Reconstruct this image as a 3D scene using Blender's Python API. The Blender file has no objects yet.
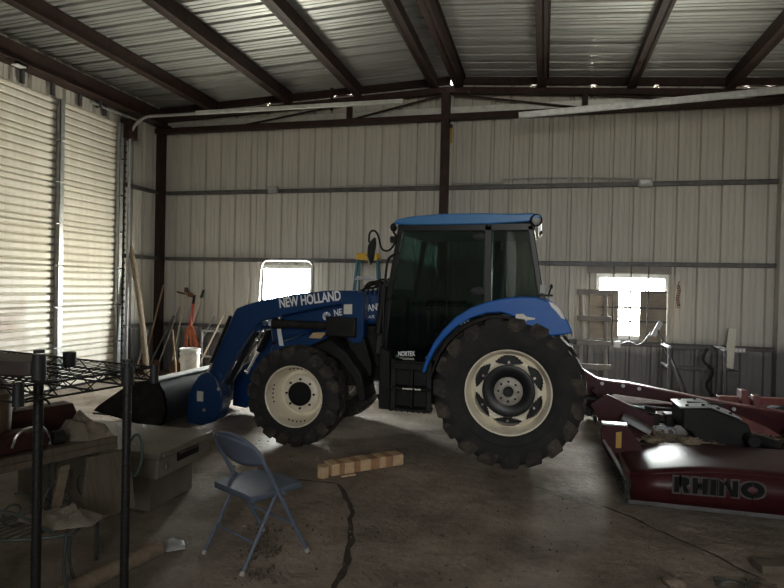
import bpy, bmesh, math, random
from mathutils import Vector, Matrix, noise
random.seed(7)
PI = math.pi
S = bpy.context.scene
COL = S.collection
rad = math.radians

# ------------------------------------------------------------------ materials
def M(name, c, rough=.6, metal=0., c2=None, scale=6., lo=.4, hi=.65, bump=0., bscale=40., spec=.5, stretch=(1, 1, 1), emit=0.):
    m = bpy.data.materials.new(name); m.use_nodes = True
    nt = m.node_tree; b = nt.nodes['Principled BSDF']
    b.inputs['Base Color'].default_value = (*c, 1)
    b.inputs['Roughness'].default_value = rough
    b.inputs['Metallic'].default_value = metal
    b.inputs['Specular IOR Level'].default_value = spec
    tc = nt.nodes.new('ShaderNodeTexCoord')
    mp = nt.nodes.new('ShaderNodeMapping'); mp.inputs['Scale'].default_value = stretch
    nt.links.new(tc.outputs['Object'], mp.inputs['Vector'])
    if c2:
        n = nt.nodes.new('ShaderNodeTexNoise'); n.inputs['Scale'].default_value = scale; n.inputs['Detail'].default_value = 6
        n.inputs['Roughness'].default_value = .65
        r = nt.nodes.new('ShaderNodeValToRGB')
        r.color_ramp.elements[0].position = lo; r.color_ramp.elements[1].position = hi
        r.color_ramp.elements[0].color = (*c, 1); r.color_ramp.elements[1].color = (*c2, 1)
        nt.links.new(mp.outputs['Vector'], n.inputs['Vector'])
        nt.links.new(n.outputs['Fac'], r.inputs['Fac']); nt.links.new(r.outputs['Color'], b.inputs['Base Color'])
    if bump:
        n2 = nt.nodes.new('ShaderNodeTexNoise'); n2.inputs['Scale'].default_value = bscale; n2.inputs['Detail'].default_value = 5
        bp = nt.nodes.new('ShaderNodeBump'); bp.inputs['Strength'].default_value = bump; bp.inputs['Distance'].default_value = .02
        nt.links.new(mp.outputs['Vector'], n2.inputs['Vector'])
        nt.links.new(n2.outputs['Fac'], bp.inputs['Height']); nt.links.new(bp.outputs['Normal'], b.inputs['Normal'])
    if emit:
        b.inputs['Emission Color'].default_value = (*c, 1); b.inputs['Emission Strength'].default_value = emit
    return m

def glass_mat(name, tint, gl=.12, rough=.03):
    m = bpy.data.materials.new(name); m.use_nodes = True
    nt = m.node_tree; nt.nodes.clear()
    o = nt.nodes.new('ShaderNodeOutputMaterial'); t = nt.nodes.new('ShaderNodeBsdfTransparent')
    g = nt.nodes.new('ShaderNodeBsdfGlossy'); mx = nt.nodes.new('ShaderNodeMixShader')
    lw = nt.nodes.new('ShaderNodeLayerWeight'); lw.inputs['Blend'].default_value = .5
    pw = nt.nodes.new('ShaderNodeMath'); pw.operation = 'POWER'; pw.inputs[1].default_value = 5.
    fr = nt.nodes.new('ShaderNodeMath'); fr.operation = 'MULTIPLY_ADD'; fr.inputs[1].default_value = .95; fr.inputs[2].default_value = .04
    nt.links.new(lw.outputs['Facing'], pw.inputs[0]); nt.links.new(pw.outputs[0], fr.inputs[0])
    t.inputs['Color'].default_value = (*tint, 1); g.inputs['Roughness'].default_value = rough
    g.inputs['Color'].default_value = (.9, .95, .95, 1)
    nt.links.new(fr.outputs[0], mx.inputs['Fac'])
    nt.links.new(t.outputs['BSDF'], mx.inputs[1]); nt.links.new(g.outputs['BSDF'], mx.inputs[2])
    nt.links.new(mx.outputs['Shader'], o.inputs['Surface'])
    return m

def stained_wall(name, c, dirty, zcut, grime, metal=.0, rough=.5, zsoft=.12, rust=None):
    """painted sheet metal, dirty below a splash line that wanders with noise"""
    m = M(name, c, rough, metal, spec=.4)
    nt = m.node_tree; b = nt.nodes['Principled BSDF']
    tc = nt.nodes.new('ShaderNodeTexCoord'); sp = nt.nodes.new('ShaderNodeSeparateXYZ')
    geo = nt.nodes.new('ShaderNodeNewGeometry')
    nt.links.new(geo.outputs['Position'], sp.inputs['Vector'])
    n = nt.nodes.new('ShaderNodeTexNoise'); n.inputs['Scale'].default_value = 2.2; n.inputs['Detail'].default_value = 8
    nt.links.new(geo.outputs['Position'], n.inputs['Vector'])
    mul = nt.nodes.new('ShaderNodeMath'); mul.operation = 'MULTIPLY_ADD'; mul.inputs[1].default_value = -.5; mul.inputs[2].default_value = .25
    nt.links.new(n.outputs['Fac'], mul.inputs[0])
    add = nt.nodes.new('ShaderNodeMath'); add.operation = 'ADD'
    nt.links.new(sp.outputs['Z'], add.inputs[0]); nt.links.new(mul.outputs[0], add.inputs[1])
    mr = nt.nodes.new('ShaderNodeMapRange'); mr.inputs['From Min'].default_value = zcut - zsoft; mr.inputs['From Max'].default_value = zcut + zsoft
    nt.links.new(add.outputs[0], mr.inputs['Value'])
    # streaky vertical grime
    mp = nt.nodes.new('ShaderNodeMapping'); mp.inputs['Scale'].default_value = (5, 5, .35)
    nt.links.new(geo.outputs['Position'], mp.inputs['Vector'])
    n2 = nt.nodes.new('ShaderNodeTexNoise'); n2.inputs['Scale'].default_value = 2; n2.inputs['Detail'].default_value = 7
    nt.links.new(mp.outputs['Vector'], n2.inputs['Vector'])
    r2 = nt.nodes.new('ShaderNodeValToRGB'); r2.color_ramp.elements[0].position = .42; r2.color_ramp.elements[1].position = .75
    r2.color_ramp.elements[0].color = (*c, 1); r2.color_ramp.elements[1].color = (*grime, 1)
    nt.links.new(n2.outputs['Fac'], r2.inputs['Fac'])
    mx = nt.nodes.new('ShaderNodeMixRGB'); mx.inputs['Color1'].default_value = (*dirty, 1)
    nt.links.new(mr.outputs['Result'], mx.inputs['Fac']); nt.links.new(r2.outputs['Color'], mx.inputs['Color2'])
    last = mx
    if rust:
        (rx, ry, rz), rr, rc = rust
        d = nt.nodes.new('ShaderNodeVectorMath'); d.operation = 'DISTANCE'; d.inputs[1].default_value = (rx, ry, rz)
        nt.links.new(geo.outputs['Position'], d.inputs[0])
        a2 = nt.nodes.new('ShaderNodeMath'); a2.operation = 'MULTIPLY_ADD'; a2.inputs[1].default_value = .9; 
        nt.links.new(n.outputs['Fac'], a2.inputs[0]); nt.links.new(d.outputs['Value'], a2.inputs[2])
        mr2 = nt.nodes.new('ShaderNodeMapRange'); mr2.inputs['From Min'].default_value = rr + .75; mr2.inputs['From Max'].default_value = rr + .2
        mr2.inputs['To Max'].default_value = .75
        nt.links.new(a2.outputs[0], mr2.inputs['Value'])
        m2 = nt.nodes.new('ShaderNodeMixRGB'); m2.inputs['Color2'].default_value = (*rc, 1)
        nt.links.new(mr2.outputs['Result'], m2.inputs['Fac']); nt.links.new(mx.outputs['Color'], m2.inputs['Color1'])
        last = m2
    nt.links.new(last.outputs['Color'], b.inputs['Base Color'])
    return m

K = {}
K['wall'] = stained_wall('wall_sheet', (.54, .52, .47), (.16, .155, .155), .85, (.485, .465, .415), rough=.55)
K['doorsheet'] = stained_wall('door_sheet', (.84, .80, .72), (.72, .67, .58), .25, (.74, .69, .59), rough=.5, rust=((-7, 6.45, 1.0), .12, (.32, .16, .09)))
K['groove'] = M('shaded_door_groove', (.50, .46, .37), .7, 0, (.38, .345, .27), 9)
K['ceil'] = M('galvalume_sheet', (.55, .56, .55), .44, .7, (.42, .43, .42), 1.6, .35, .7, bump=.08, bscale=3, stretch=(.5, 5, 1))
K['steel'] = M('oxide_primer_steel', (.028, .015, .013), .6, 0, (.045, .024, .020), 9, spec=.25)
K['girt'] = M('dull_grey_steel', (.10, .098, .10), .5, .3, (.06, .055, .055), 7)
K['galv'] = M('galvanised_steel', (.55, .56, .56), .4, .7, (.40, .41, .42), 14)
K['galvlight'] = M('pale_galvanised_steel', (.72, .73, .70), .4, .35, (.58, .58, .55), 10)
def floor_mat():
    m = bpy.data.materials.new('dirty_floor'); m.use_nodes = True
    nt = m.node_tree; b = nt.nodes['Principled BSDF']
    geo = nt.nodes.new('ShaderNodeNewGeometry')
    def nz(s, d, rgh=.65):
        n = nt.nodes.new('ShaderNodeTexNoise'); n.inputs['Scale'].default_value = s; n.inputs['Detail'].default_value = d; n.inputs['Roughness'].default_value = rgh
        nt.links.new(geo.outputs['Position'], n.inputs['Vector']); return n
    def ramp(src, p0, c0, p1, c1):
        r = nt.nodes.new('ShaderNodeValToRGB'); e = r.color_ramp.elements
        e[0].position = p0; e[0].color = (*c0, 1); e[1].position = p1; e[1].color = (*c1, 1)
        nt.links.new(src, r.inputs['Fac']); return r
    a = nz(1.1, 9, .7); r1 = ramp(a.outputs['Fac'], .36, (.19, .152, .12), .64, (.50, .41, .33))
    s = nz(26, 8, .75); r2 = ramp(s.outputs['Fac'], .56, (1, 1, 1), .72, (.35, .3, .27))
    mx = nt.nodes.new('ShaderNodeMixRGB'); mx.blend_type = 'MULTIPLY'; mx.inputs['Fac'].default_value = .85
    nt.links.new(r1.outputs['Color'], mx.inputs['Color1']); nt.links.new(r2.outputs['Color'], mx.inputs['Color2'])
    p = nz(75, 3, .5); r3 = ramp(p.outputs['Fac'], .66, (0, 0, 0), .72, (1, 1, 1))
    m2 = nt.nodes.new('ShaderNodeMixRGB'); m2.inputs['Color2'].default_value = (.55, .47, .39, 1)
    nt.links.new(r3.outputs['Color'], m2.inputs['Fac']); nt.links.new(mx.outputs['Color'], m2.inputs['Color1'])
    nt.links.new(m2.outputs['Color'], b.inputs['Base Color'])
    rr = ramp(nz(1.7, 7).outputs['Fac'], .40, (.62,)*3, .62, (.9,)*3); nt.links.new(rr.outputs['Color'], b.inputs['Roughness'])
    b.inputs['Specular IOR Level'].default_value = .35
    h = nt.nodes.new('ShaderNodeMath'); h.operation = 'MULTIPLY_ADD'; h.inputs[1].default_value = .35
    g2 = nz(9, 9, .75)
    nt.links.new(s.outputs['Fac'], h.inputs[0]); nt.links.new(g2.outputs['Fac'], h.inputs[2])
    bp = nt.nodes.new('ShaderNodeBump'); bp.inputs['Strength'].default_value = 1.; bp.inputs['Distance'].default_value = .06
    nt.links.new(h.outputs[0], bp.inputs['Height']); nt.links.new(bp.outputs['Normal'], b.inputs['Normal'])
    return m
K['floor'] = floor_mat()
K['mud'] = M('dark_damp_mud', (.035, .027, .021), .7, 0, (.075, .058, .044), 20, bump=.5, bscale=60)
K['clod'] = M('dry_soil_clods', (.07, .053, .04), .9, 0, (.13, .10, .075), 25, bump=.4)
K['blue'] = M('tractor_blue_paint', (.004, .034, .12), .30, 0, (.010, .042, .12), 5, .45, .75, spec=.5)
K['blueroof'] = M('light_blue_roof_panel', (.03, .17, .42), .40, 0, (.045, .20, .45), 4)
K['bluefend'] = M('blue_fender_paint', (.010, .10, .40), .42, 0, (.016, .12, .40), 4, spec=.3)
K['black'] = M('black_plastic', (.008, .008, .009), .5, 0, (.014, .014, .013), 7, spec=.2)
K['blackpaint'] = M('black_satin_paint', (.008, .008, .009), .38, spec=.3)
K['dustyblack'] = M('dusty_black_metal', (.013, .012, .012), .7, 0, (.04, .035, .028), 9, .45, .8, spec=.2)
K['tyre'] = M('tyre_rubber', (.018, .018, .019), .75, 0, (.035, .033, .030), 8, .45, .75, bump=.15, bscale=50, spec=.25)
K['muddy'] = M('muddy_tyre_lugs', (.019, .017, .016), .85, 0, (.085, .066, .047), 7, .46, .70, bump=.5, bscale=40)
K['rim'] = M('cream_wheel_paint', (.78, .72, .585), .38, 0, (.58, .50, .37), 7, .5, .8)
K['chrome'] = M('chromed_rod', (.8, .8, .8), .15, 1.)
K['white'] = M('white_vinyl', (.8, .8, .8), .5)
K['sticker'] = M('pale_warning_sticker', (.7, .68, .6), .5, 0, (.55, .53, .45), 60)
K['lens'] = M('clear_lamp_lens', (.75, .74, .72), .15, 0)
K['amber'] = M('amber_lens', (.45, .09, .02), .25)
K['glass'] = glass_mat('tinted_cab_glass', (.42, .52, .50))
K['hubp'] = M('grey_hub_plate', (.36, .34, .30), .5, .2, (.25, .23, .2), 20)
K['pane'] = glass_mat('window_pane_glass', (.93, .95, .94))
K['seat'] = M('grey_seat_cloth', (.09, .09, .092), .9, 0, (.15, .148, .14), 30)
K['inter'] = M('dark_cab_trim', (.022, .024, .024), .8, 0, (.04, .042, .04), 12)
K['red'] = M('red_cutter_paint', (.034, .006, .008), .36, 0, (.055, .013, .014), 5, .45, .75, spec=.2)
K['reddust'] = M('dusty_red_deck', (.05, .018, .016), .9, 0, (.085, .06, .045), 7, .42, .68, spec=.08)
K['redworn'] = M('sun_faded_red_paint', (.15, .04, .034), .5, 0, (.09, .02, .018), 9)
K['decalblack'] = M('black_decal', (.006, .006, .006), .6, spec=.1)
K['decalgrey'] = M('grey_decal_outline', (.07, .06, .06), .6, spec=.1)
K['hay'] = M('dry_clippings', (.30, .24, .17), .95, 0, (.12, .095, .07), 30, bump=.6)
K['geargrey'] = M('worn_grey_and_glare', (.45, .46, .48), .33, .2, (.32, .33, .35), 12)
K['yellow'] = M('yellow_plastic', (.70, .42, .04), .5)
K['fibre'] = M('blue_grey_fibreglass', (.06, .16, .21), .5)
K['alu'] = M('dull_aluminium', (.42, .42, .43), .45, .5, (.32, .32, .33), 9)
K['greywood'] = M('weathered_grey_timber', (.30, .28, .26), .8, 0, (.22, .2, .185), 6, stretch=(1, 1, 8))
K['wood'] = M('bare_timber', (.40, .29, .19), .75, 0, (.28, .19, .115), 5, stretch=(6, 6, .7), bump=.15)
K['oldwood'] = M('old_brown_timber', (.22, .17, .12), .8, 0, (.15, .115, .08), 6, stretch=(1, 6, 6))
K['woodlight'] = M('end_grain_timber', (.55, .39, .235), .75, 0, (.45, .31, .175), 22)
K['wooddark'] = M('brown_timber', (.36, .20, .105), .78, 0, (.26, .14, .075), 18)
K['plank'] = M('dusty_plank', (.12, .095, .07), .8, 0, (.08, .063, .047), 6, stretch=(1, 8, 1))
K['ply'] = M('plywood_sheet', (.30, .255, .205), .75, 0, (.22, .185, .145), 4, stretch=(1, 1, 4))
K['wire'] = M('black_epoxy_wire', (.006, .006, .006), .4, spec=.25)
K['pail'] = M('white_plastic_pail', (.78, .77, .72), .4, 0, (.66, .64, .57), 5, .5, .8)
K['tan'] = M('brown_plastic_pail', (.13, .085, .06), .6, 0, (.18, .13, .09), 6)
K['sack'] = M('tan_sacking', (.23, .195, .15), .9, 0, (.17, .145, .11), 14, bump=.4)
K['darkred'] = M('dark_red_metal', (.045, .016, .013), .6, 0, (.03, .013, .011), 9, spec=.2)
K['chairm'] = M('blue_grey_enamel', (.090, .112, .155), .52, .0, (.105, .127, .17), 9, spec=.3)
K['rubber'] = M('pale_rubber_tips', (.35, .33, .30), .8)
K['treadplate'] = M('dull_toolbox_aluminium', (.20, .18, .155), .5, .15, (.145, .13, .11), 4, bump=.15, bscale=90, stretch=(1, 1, 1))
K['rust'] = M('rusty_iron', (.16, .07, .035), .85, 0, (.08, .04, .025), 20)
K['redhandle'] = M('red_tool_handle', (.55, .05, .05), .45)
K['palehandle'] = M('pale_ash_handle', (.55, .46, .35), .6, 0, (.42, .34, .25), 6, stretch=(6, 6, .7))
K['iron'] = M('weathered_green_iron', (.05, .06, .055), .55, .3, (.09, .10, .095), 12)
K['hose'] = M('dull_green_hose', (.03, .06, .05), .5)
K['gapglow'] = M('gap_sunlight_glow', (1, .98, .92), .3, emit=6.)
K['lampgrey'] = M('grey_junction_box', (.34, .34, .33), .55)
K['caution'] = M('yellow_tag', (.42, .27, .05), .6, 0, (.34, .22, .05), 30)
K['stone'] = M('brown_field_stone', (.21, .16, .12), .9, 0, (.13, .1, .075), 14, bump=.5)

# ------------------------------------------------------------------ mesh builder
def basis(d):
    d = Vector(d).normalized()
    u = d.cross(Vector((0, 0, 1)))
    if u.length < 1e-4: u = d.cross(Vector((1, 0, 0)))
    u.normalize(); return u, u.cross(d).normalized(), d

class MB:
    def __init__(s): s.v = []; s.f = []; s.m = []; s.mi = 0
    def mat(s, i): s.mi = i; return s
    def raw(s, vs, fs, mi=None):
        o = len(s.v); s.v += [Vector(v) for v in vs]
        for f in fs: s.f.append([i + o for i in f]); s.m.append(s.mi if mi is None else mi)
        return s
    def box(s, x0, x1, y0, y1, z0, z1, T=None):
        vs = [Vector((x, y, z)) for x in (x0, x1) for y in (y0, y1) for z in (z0, z1)]
        if T is not None: vs = [T @ v for v in vs]
        return s.raw(vs, [(0, 1, 3, 2), (4, 6, 7, 5), (0, 4, 5, 1), (2, 3, 7, 6), (0, 2, 6, 4), (1, 5, 7, 3)])
    def bar(s, p0, p1, w, h, up=(0, 0, 1)):
        """rectangular bar between two points: w sideways, h along up"""
        p0, p1 = Vector(p0), Vector(p1); d = (p1 - p0).normalized(); up = Vector(up)
        a = d.cross(up)
        if a.length < 1e-4: a = d.cross(Vector((0, 1, 0)))
        a.normalize(); b = a.cross(d).normalized()
        vs = [p + a * (w / 2 * i) + b * (h / 2 * j) for p in (p0, p1) for i, j in ((-1, -1), (1, -1), (1, 1), (-1, 1))]
        return s.raw(vs, [(3, 2, 1, 0), (4, 5, 6, 7), (0, 1, 5, 4), (1, 2, 6, 5), (2, 3, 7, 6), (3, 0, 4, 7)])
    def cyl(s, p0, p1, r0, r1=None, n=16, caps=True):
        if r1 is None: r1 = r0
        p0, p1 = Vector(p0), Vector(p1); u, w, d = basis(p1 - p0)
        vs = []
        for p, r in ((p0, r0), (p1, r1)):
            vs += [p + u * (r * math.cos(2 * PI * i / n)) + w * (r * math.sin(2 * PI * i / n)) for i in range(n)]
        fs = [(i, (i + 1) % n, n + (i + 1) % n, n + i) for i in range(n)]
        if caps: fs += [tuple(range(n))[::-1], tuple(range(n, 2 * n))]
        return s.raw(vs, fs)
    def tube(s, pts, r, n=8, closed=False):
        pts = [Vector(p) for p in pts]; N = len(pts); vs = []
        prev = None
        for i, p in enumerate(pts):
            a = pts[i - 1] if (i > 0 or closed) else p
            b = pts[(i + 1) % N] if (i < N - 1 or closed) else p
            d = (b - a).normalized()
            if prev is None: u, w, _ = basis(d)
            else:
                u = prev - d * prev.dot(d)
                if u.length < 1e-5: u, w, _ = basis(d)
                u.normalize(); w = u.cross(d).normalized()
            prev = u
            rr = r[i] if isinstance(r, (list, tuple)) else r
            vs += [p + u * (rr * math.cos(2 * PI * k / n)) + w * (rr * math.sin(2 * PI * k / n)) for k in range(n)]
        fs = []
        for i in range(N if closed else N - 1):
            j = (i + 1) % N
            fs += [(i * n + k, i * n + (k + 1) % n, j * n + (k + 1) % n, j * n + k) for k in range(n)]
        if not closed: fs += [tuple(range(n))[::-1], tuple(range((N - 1) * n, N * n))]
        return s.raw(vs, fs)
    def prism(s, poly, ax, a, b):
        def P(q, t):
            x, y = q
            return {'Y': (x, t, y), 'X': (t, x, y), 'Z': (x, y, t)}[ax]
        n = len(poly)
        vs = [P(q, a) for q in poly] + [P(q, b) for q in poly]
        fs = [tuple(range(n)), tuple(range(n, 2 * n))[::-1]] + [(i, (i + 1) % n, n + (i + 1) % n, n + i) for i in range(n)]
        return s.raw(vs, fs)
    def lathe(s, prof, c, d, n=48, closed=False):
        """prof: (radius, height along d)"""
        c = Vector(c); u, w, d = basis(d); vs = []; N = len(prof)
        for r, h in prof:
            vs += [c + d * h + u * (r * math.cos(2 * PI * i / n)) + w * (r * math.sin(2 * PI * i / n)) for i in range(n)]
        fs = []
        for k in range(N if closed else N - 1):
            j = (k + 1) % N
            fs += [(k * n + i, k * n + (i + 1) % n, j * n + (i + 1) % n, j * n + i) for i in range(n)]
        return s.raw(vs, fs)
    def sphere(s, c, r, n=14, sc=(1, 1, 1)):
        c = Vector(c); vs = [c + Vector((0, 0, r * sc[2]))]; m = n // 2
        for i in range(1, m):
            t = PI * i / m
            vs += [c + Vector((r * sc[0] * math.sin(t) * math.cos(2 * PI * k / n), r * sc[1] * math.sin(t) * math.sin(2 * PI * k / n), r * sc[2] * math.cos(t))) for k in range(n)]
        vs.append(c - Vector((0, 0, r * sc[2]))); L = len(vs) - 1
        fs = [(0, 1 + k, 1 + (k + 1) % n) for k in range(n)]
        for i in range(m - 2):
            o = 1 + i * n; fs += [(o + k, o + n + k, o + n + (k + 1) % n, o + (k + 1) % n) for k in range(n)]
        o = 1 + (m - 2) * n; fs += [(o + k, L, o + (k + 1) % n) for k in range(n)]
        return s.raw(vs, fs)
    def build(s, name, mats, parent=None, bevel=0., smooth=35, segs=2, fix=True, solid=0., sub=0, origin=None):
        me = bpy.data.meshes.new(name)
        if parent is not None:
            Mi = W(parent).inverted(); vs = [Mi @ v for v in s.v]; loc = None
        else:
            if origin is None:
                xs = [v.x for v in s.v]; ys = [v.y for v in s.v]; zs = [v.z for v in s.v]
                loc = Vector(((min(xs) + max(xs)) / 2, (min(ys) + max(ys)) / 2, min(zs)))
            else: loc = Vector(origin)
            vs = [v - loc for v in s.v]
        me.from_pydata(vs, [], s.f)
        if not isinstance(mats, (list, tuple)): mats = [mats]
        for m in mats: me.materials.append(m)
        for p, i in zip(me.polygons, s.m): p.material_index = i if i < len(mats) else 0
        if fix:
            bm = bmesh.new(); bm.from_mesh(me); bmesh.ops.recalc_face_normals(bm, faces=bm.faces); bm.to_mesh(me); bm.free()
        if smooth:
            me.polygons.foreach_set('use_smooth', [True] * len(me.polygons)); me.set_sharp_from_angle(angle=rad(smooth))
        me.update()
        o = bpy.data.objects.new(name, me); COL.objects.link(o)
        if parent is not None: o.parent = parent
        else: o.location = loc
        if solid:
            md = o.modifiers.new('t', 'SOLIDIFY'); md.thickness = solid; md.offset = 0
        if bevel:
            md = o.modifiers.new('b', 'BEVEL'); md.width = bevel; md.segments = segs; md.limit_method = 'ANGLE'; md.angle_limit = rad(40)
        if sub:
            md = o.modifiers.new('s', 'SUBSURF'); md.levels = sub; md.render_levels = sub
        return o

def _each(s, name, mats, parent=None, **kw):
    """build every separate piece collected so far as an object of its own"""
    par = list(range(len(s.v)))
    def find(i):
        while par[i] != i: par[i] = par[par[i]]; i = par[i]
        return i
    for f in s.f:
        r = find(f[0])
        for i in f[1:]: par[find(i)] = r
    isl = {}
    for f, mi in zip(s.f, s.m): isl.setdefault(find(f[0]), []).append((f, mi))
    out = []
    for fs in isl.values():
        ids = sorted({i for f, _ in fs for i in f}); mp = {i: k for k, i in enumerate(ids)}
        b = MB(); b.v = [s.v[i] for i in ids]; b.f = [[mp[i] for i in f] for f, _ in fs]; b.m = [mi for _, mi in fs]
        out.append(b.build(name, mats, parent, **kw))
    return out
MB.each = _each

def W(o):
    m = Matrix.Translation(o.location) @ o.rotation_euler.to_matrix().to_4x4()
    return W(o.parent) @ m if o.parent else m

def tag(o, label, cat, group=None, kind=None):
    o['label'] = label; o['category'] = cat
    if group: o['group'] = group
    if kind: o['kind'] = kind
    return o
def thing(name, label, cat, loc, rz=0., group=None):
    o = bpy.data.objects.new(name, None); COL.objects.link(o)
    o.location = loc; o.rotation_euler = (0, 0, rz); o.empty_display_size = .1
    return tag(o, label, cat, group)
def struct(o, label, cat): return tag(o, label, cat, None, 'structure')

def text(s, name, mat, parent, x0, z0, x1, z1, Y, cap=None, ext=.002, bold=0., shear=0., normal=-1):
    """lettering on a plane of constant Y facing the camera, baseline from (x0,z0) to (x1,z1), cap height cap"""
    cu = bpy.data.curves.new('t', 'FONT'); cu.body = s; cu.size = 1; cu.extrude = 0; cu.offset = bold; cu.shear = shear
    ob = bpy.data.objects.new('t', cu); COL.objects.link(ob)
    dg = bpy.context.evaluated_depsgraph_get(); dg.update()
    me = bpy.data.meshes.new_from_object(ob.evaluated_get(dg))
    bpy.data.objects.remove(ob)
    vs = [v.co.copy() for v in me.vertices]; fs = [tuple(p.vertices) for p in me.polygons]
    bpy.data.meshes.remove(me)
    mnx = min(v.x for v in vs); mxx = max(v.x for v in vs); mny = min(v.y for v in vs); mxy = max(v.y for v in vs)
    L = math.hypot(x1 - x0, z1 - z0); a = math.atan2(z1 - z0, x1 - x0)
    cap = cap or L * (mxy - mny) / (mxx - mnx)
    out = []
    for v in vs:
        u = (v.x - mnx) / (mxx - mnx) * L; w = (v.y - mny) / (mxy - mny) * cap
        out.append((x0 + u * math.cos(a) - w * math.sin(a), Y, z0 + u * math.sin(a) + w * math.cos(a)))
    b = MB(); b.raw(out, fs)
    o = b.build(name, mat, parent, smooth=0, fix=False, solid=ext)
    return o

def arc(cx, cz, r, a0, a1, n=10): return [(cx + r * math.cos(rad(a0 + (a1 - a0) * i / n)), cz + r * math.sin(rad(a0 + (a1 - a0) * i / n))) for i in range(n + 1)]
def bez(pts, n=8):
    """Catmull-Rom through points"""
    P = [Vector(p) for p in pts]; out = []
    for i in range(len(P) - 1):
        p0 = P[max(i - 1, 0)]; p1 = P[i]; p2 = P[i + 1]; p3 = P[min(i + 2, len(P) - 1)]
        for k in range(n):
            t = k / n
            out.append(.5 * ((2 * p1) + (-p0 + p2) * t + (2 * p0 - 5 * p1 + 4 * p2 - p3) * t * t + (-p0 + 3 * p1 - 3 * p2 + p3) * t ** 3))
    out.append(P[-1]); return out

# ------------------------------------------------------------------ building
XL, XR, YB, YF = -7.0, 3.36, 9.65, -5.2
RX = -1.6
def roofz(x): return 5.10 - (.042 if x < RX else .068) * abs(x - RX)

def rib_profile(a, b, pitch=.305, off=0., h=.042):
    """offsets of an agricultural metal panel, rib pushed outwards (positive)"""
    pts = [(a, 0.)]
    k = math.floor((a - off) / pitch)
    while True:
        c = off + k * pitch
        for d, q in ((-.036, 0), (-.02, h), (.02, h), (.036, 0), (.10, 0), (.106, .007), (.124, .007), (.13, 0), (.175, 0), (.181, .007), (.199, .007), (.205, 0)):
            t = c + d
            if a < t < b: pts.append((t, q))
        if c > b: break
        k += 1
    pts.append((b, 0.)); return pts

def sheet(axis, a, b, z0, z1, plane, out, holes=(), off=0., ztop=None):
    """ribbed wall. axis 'X' runs along x at y=plane ('Y' along y at x=plane). holes (a0,a1,z0,z1)"""
    m = MB(); pr = rib_profile(a, b, off=off)
    extra = sorted({e for h in holes for e in h[:2]})
    ts = [p[0] for p in pr]
    def hgt(t):
        for (t0, h0), (t1, h1) in zip(pr, pr[1:]):
            if t0 <= t <= t1: return h0 + (h1 - h0) * (t - t0) / max(t1 - t0, 1e-9)
        return 0
    allt = sorted(set(ts) | set(extra))
    for t0, t1 in zip(allt, allt[1:]):
        mid = (t0 + t1) / 2
        zs = [(z0, None)]
        segs = [(z0, z1)]
        for h in holes:
            if h[0] < mid < h[1]: 
                segs = [(s0, s1) for q in segs for s0, s1 in ((q[0], min(q[1], h[2])), (max(q[0], h[3]), q[1])) if s1 > s0 + 1e-4]
        for s0, s1 in segs:
            e0 = e1 = s1
            if ztop and abs(s1 - z1) < 1e-6: e0, e1 = ztop(t0), ztop(t1)
            P = []
            for t, z in ((t0, s0), (t1, s0), (t1, e1), (t0, e0)):
                q = plane + out * hgt(t)
                P.append((t, q, z) if axis == 'X' else (q, t, z))
            m.raw(P, [(0, 1, 2, 3)])
    return m

WL = (-4.86, -3.94, 1.0, 1.94); WR = (.83, 1.79, .97, 1.88)
rg = random.Random(5); gaps = []
k = 0
while XL + .25 + k * .305 < XR - .1:      # daylight showing past the unsealed rib ends under the roof
    gx = .06 + math.ceil((XL + .2 - .06) / .305) * .305 + k * .305
    if rg.random() < .3 and abs(gx - RX) > .2: gaps.append((gx - .014, gx + .014, roofz(gx) - .142 - .012 * rg.random(), roofz(gx) - .130))
    k += 1
w = sheet('X', XL, XR, -.05, 4.9, YB, 1, [WL, WR] + gaps, off=.06, ztop=lambda t: roofz(t) + .038).build('wall_back', K['wall'], smooth=20)
struct(w, 'pale ribbed sheet metal back wall behind the tractor', 'wall')
DL = (4.85, 8.52, -.05, 4.27)
w = sheet('Y', YF, YB, -.05, roofz(XL) + .05, XL, -1, [DL]).build('wall_left', K['wall'], smooth=20)
struct(w, 'ribbed sheet metal side wall holding the closed garage door', 'wall')
w = sheet('Y', YF, YB, -.05, roofz(XR) + .05, XR, 1).build('wall_right', K['wall'], smooth=20)
struct(w, 'ribbed sheet metal side wall at the edge of the frame beyond the red cutter', 'wall')
FO = (.1, 2.3, 1.7, 4.3)
w = sheet('X', XL, XR, -.05, 4.9, YF, -1, [FO], ztop=lambda t: roofz(t) + .038).build('wall_front', K['wall'], smooth=20)
struct(w, 'ribbed sheet metal wall with a high open hatch behind the viewer', 'wall')
w = sheet('Y', YF, -.9, 0, 2.95, -.75, -1).build('shade_partition', K['wall'], smooth=20)  # unseen partition, added to keep the left foreground dark
struct(w, 'ribbed sheet metal partition added behind the viewer to shade the left foreground', 'wall')
def axis_steps(lo, hi, f0, f1, fine, coarse):
    out = []; t = lo
    while t < hi - 1e-6:
        out.append(t); t += fine if f0 <= t < f1 else coarse
    out.append(hi); return out
gxs = axis_steps(XL - .3, XR + .3, -5.2, 3.3, .026, .08); gys = axis_steps(YF - .3, YB + .3, 2.3, 8.4, .026, .1)
m = MB(); fv = []
for y in gys:
    for x in gxs:
        p = Vector((x, y, 0)); n1 = noise.noise(p * 2.1); n2 = noise.noise(p * 8.5 + Vector((9, 2, 1))); n3 = noise.noise(p * 24 + Vector((3, 7, 5)))
        n4 = noise.noise(p * 46 + Vector((1, 8, 2)))
        q = .5 + .26 * n1 + .5 * max(0, n2) * (.6 + .4 * n1) - .25 * max(0, -n2) + .45 * n3 * (.5 + .6 * abs(n2)) + .30 * max(0, n4)
        fv.append((x, y, -.017 + .017 * max(0, min(1, q))))
nx_ = len(gxs)
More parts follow.
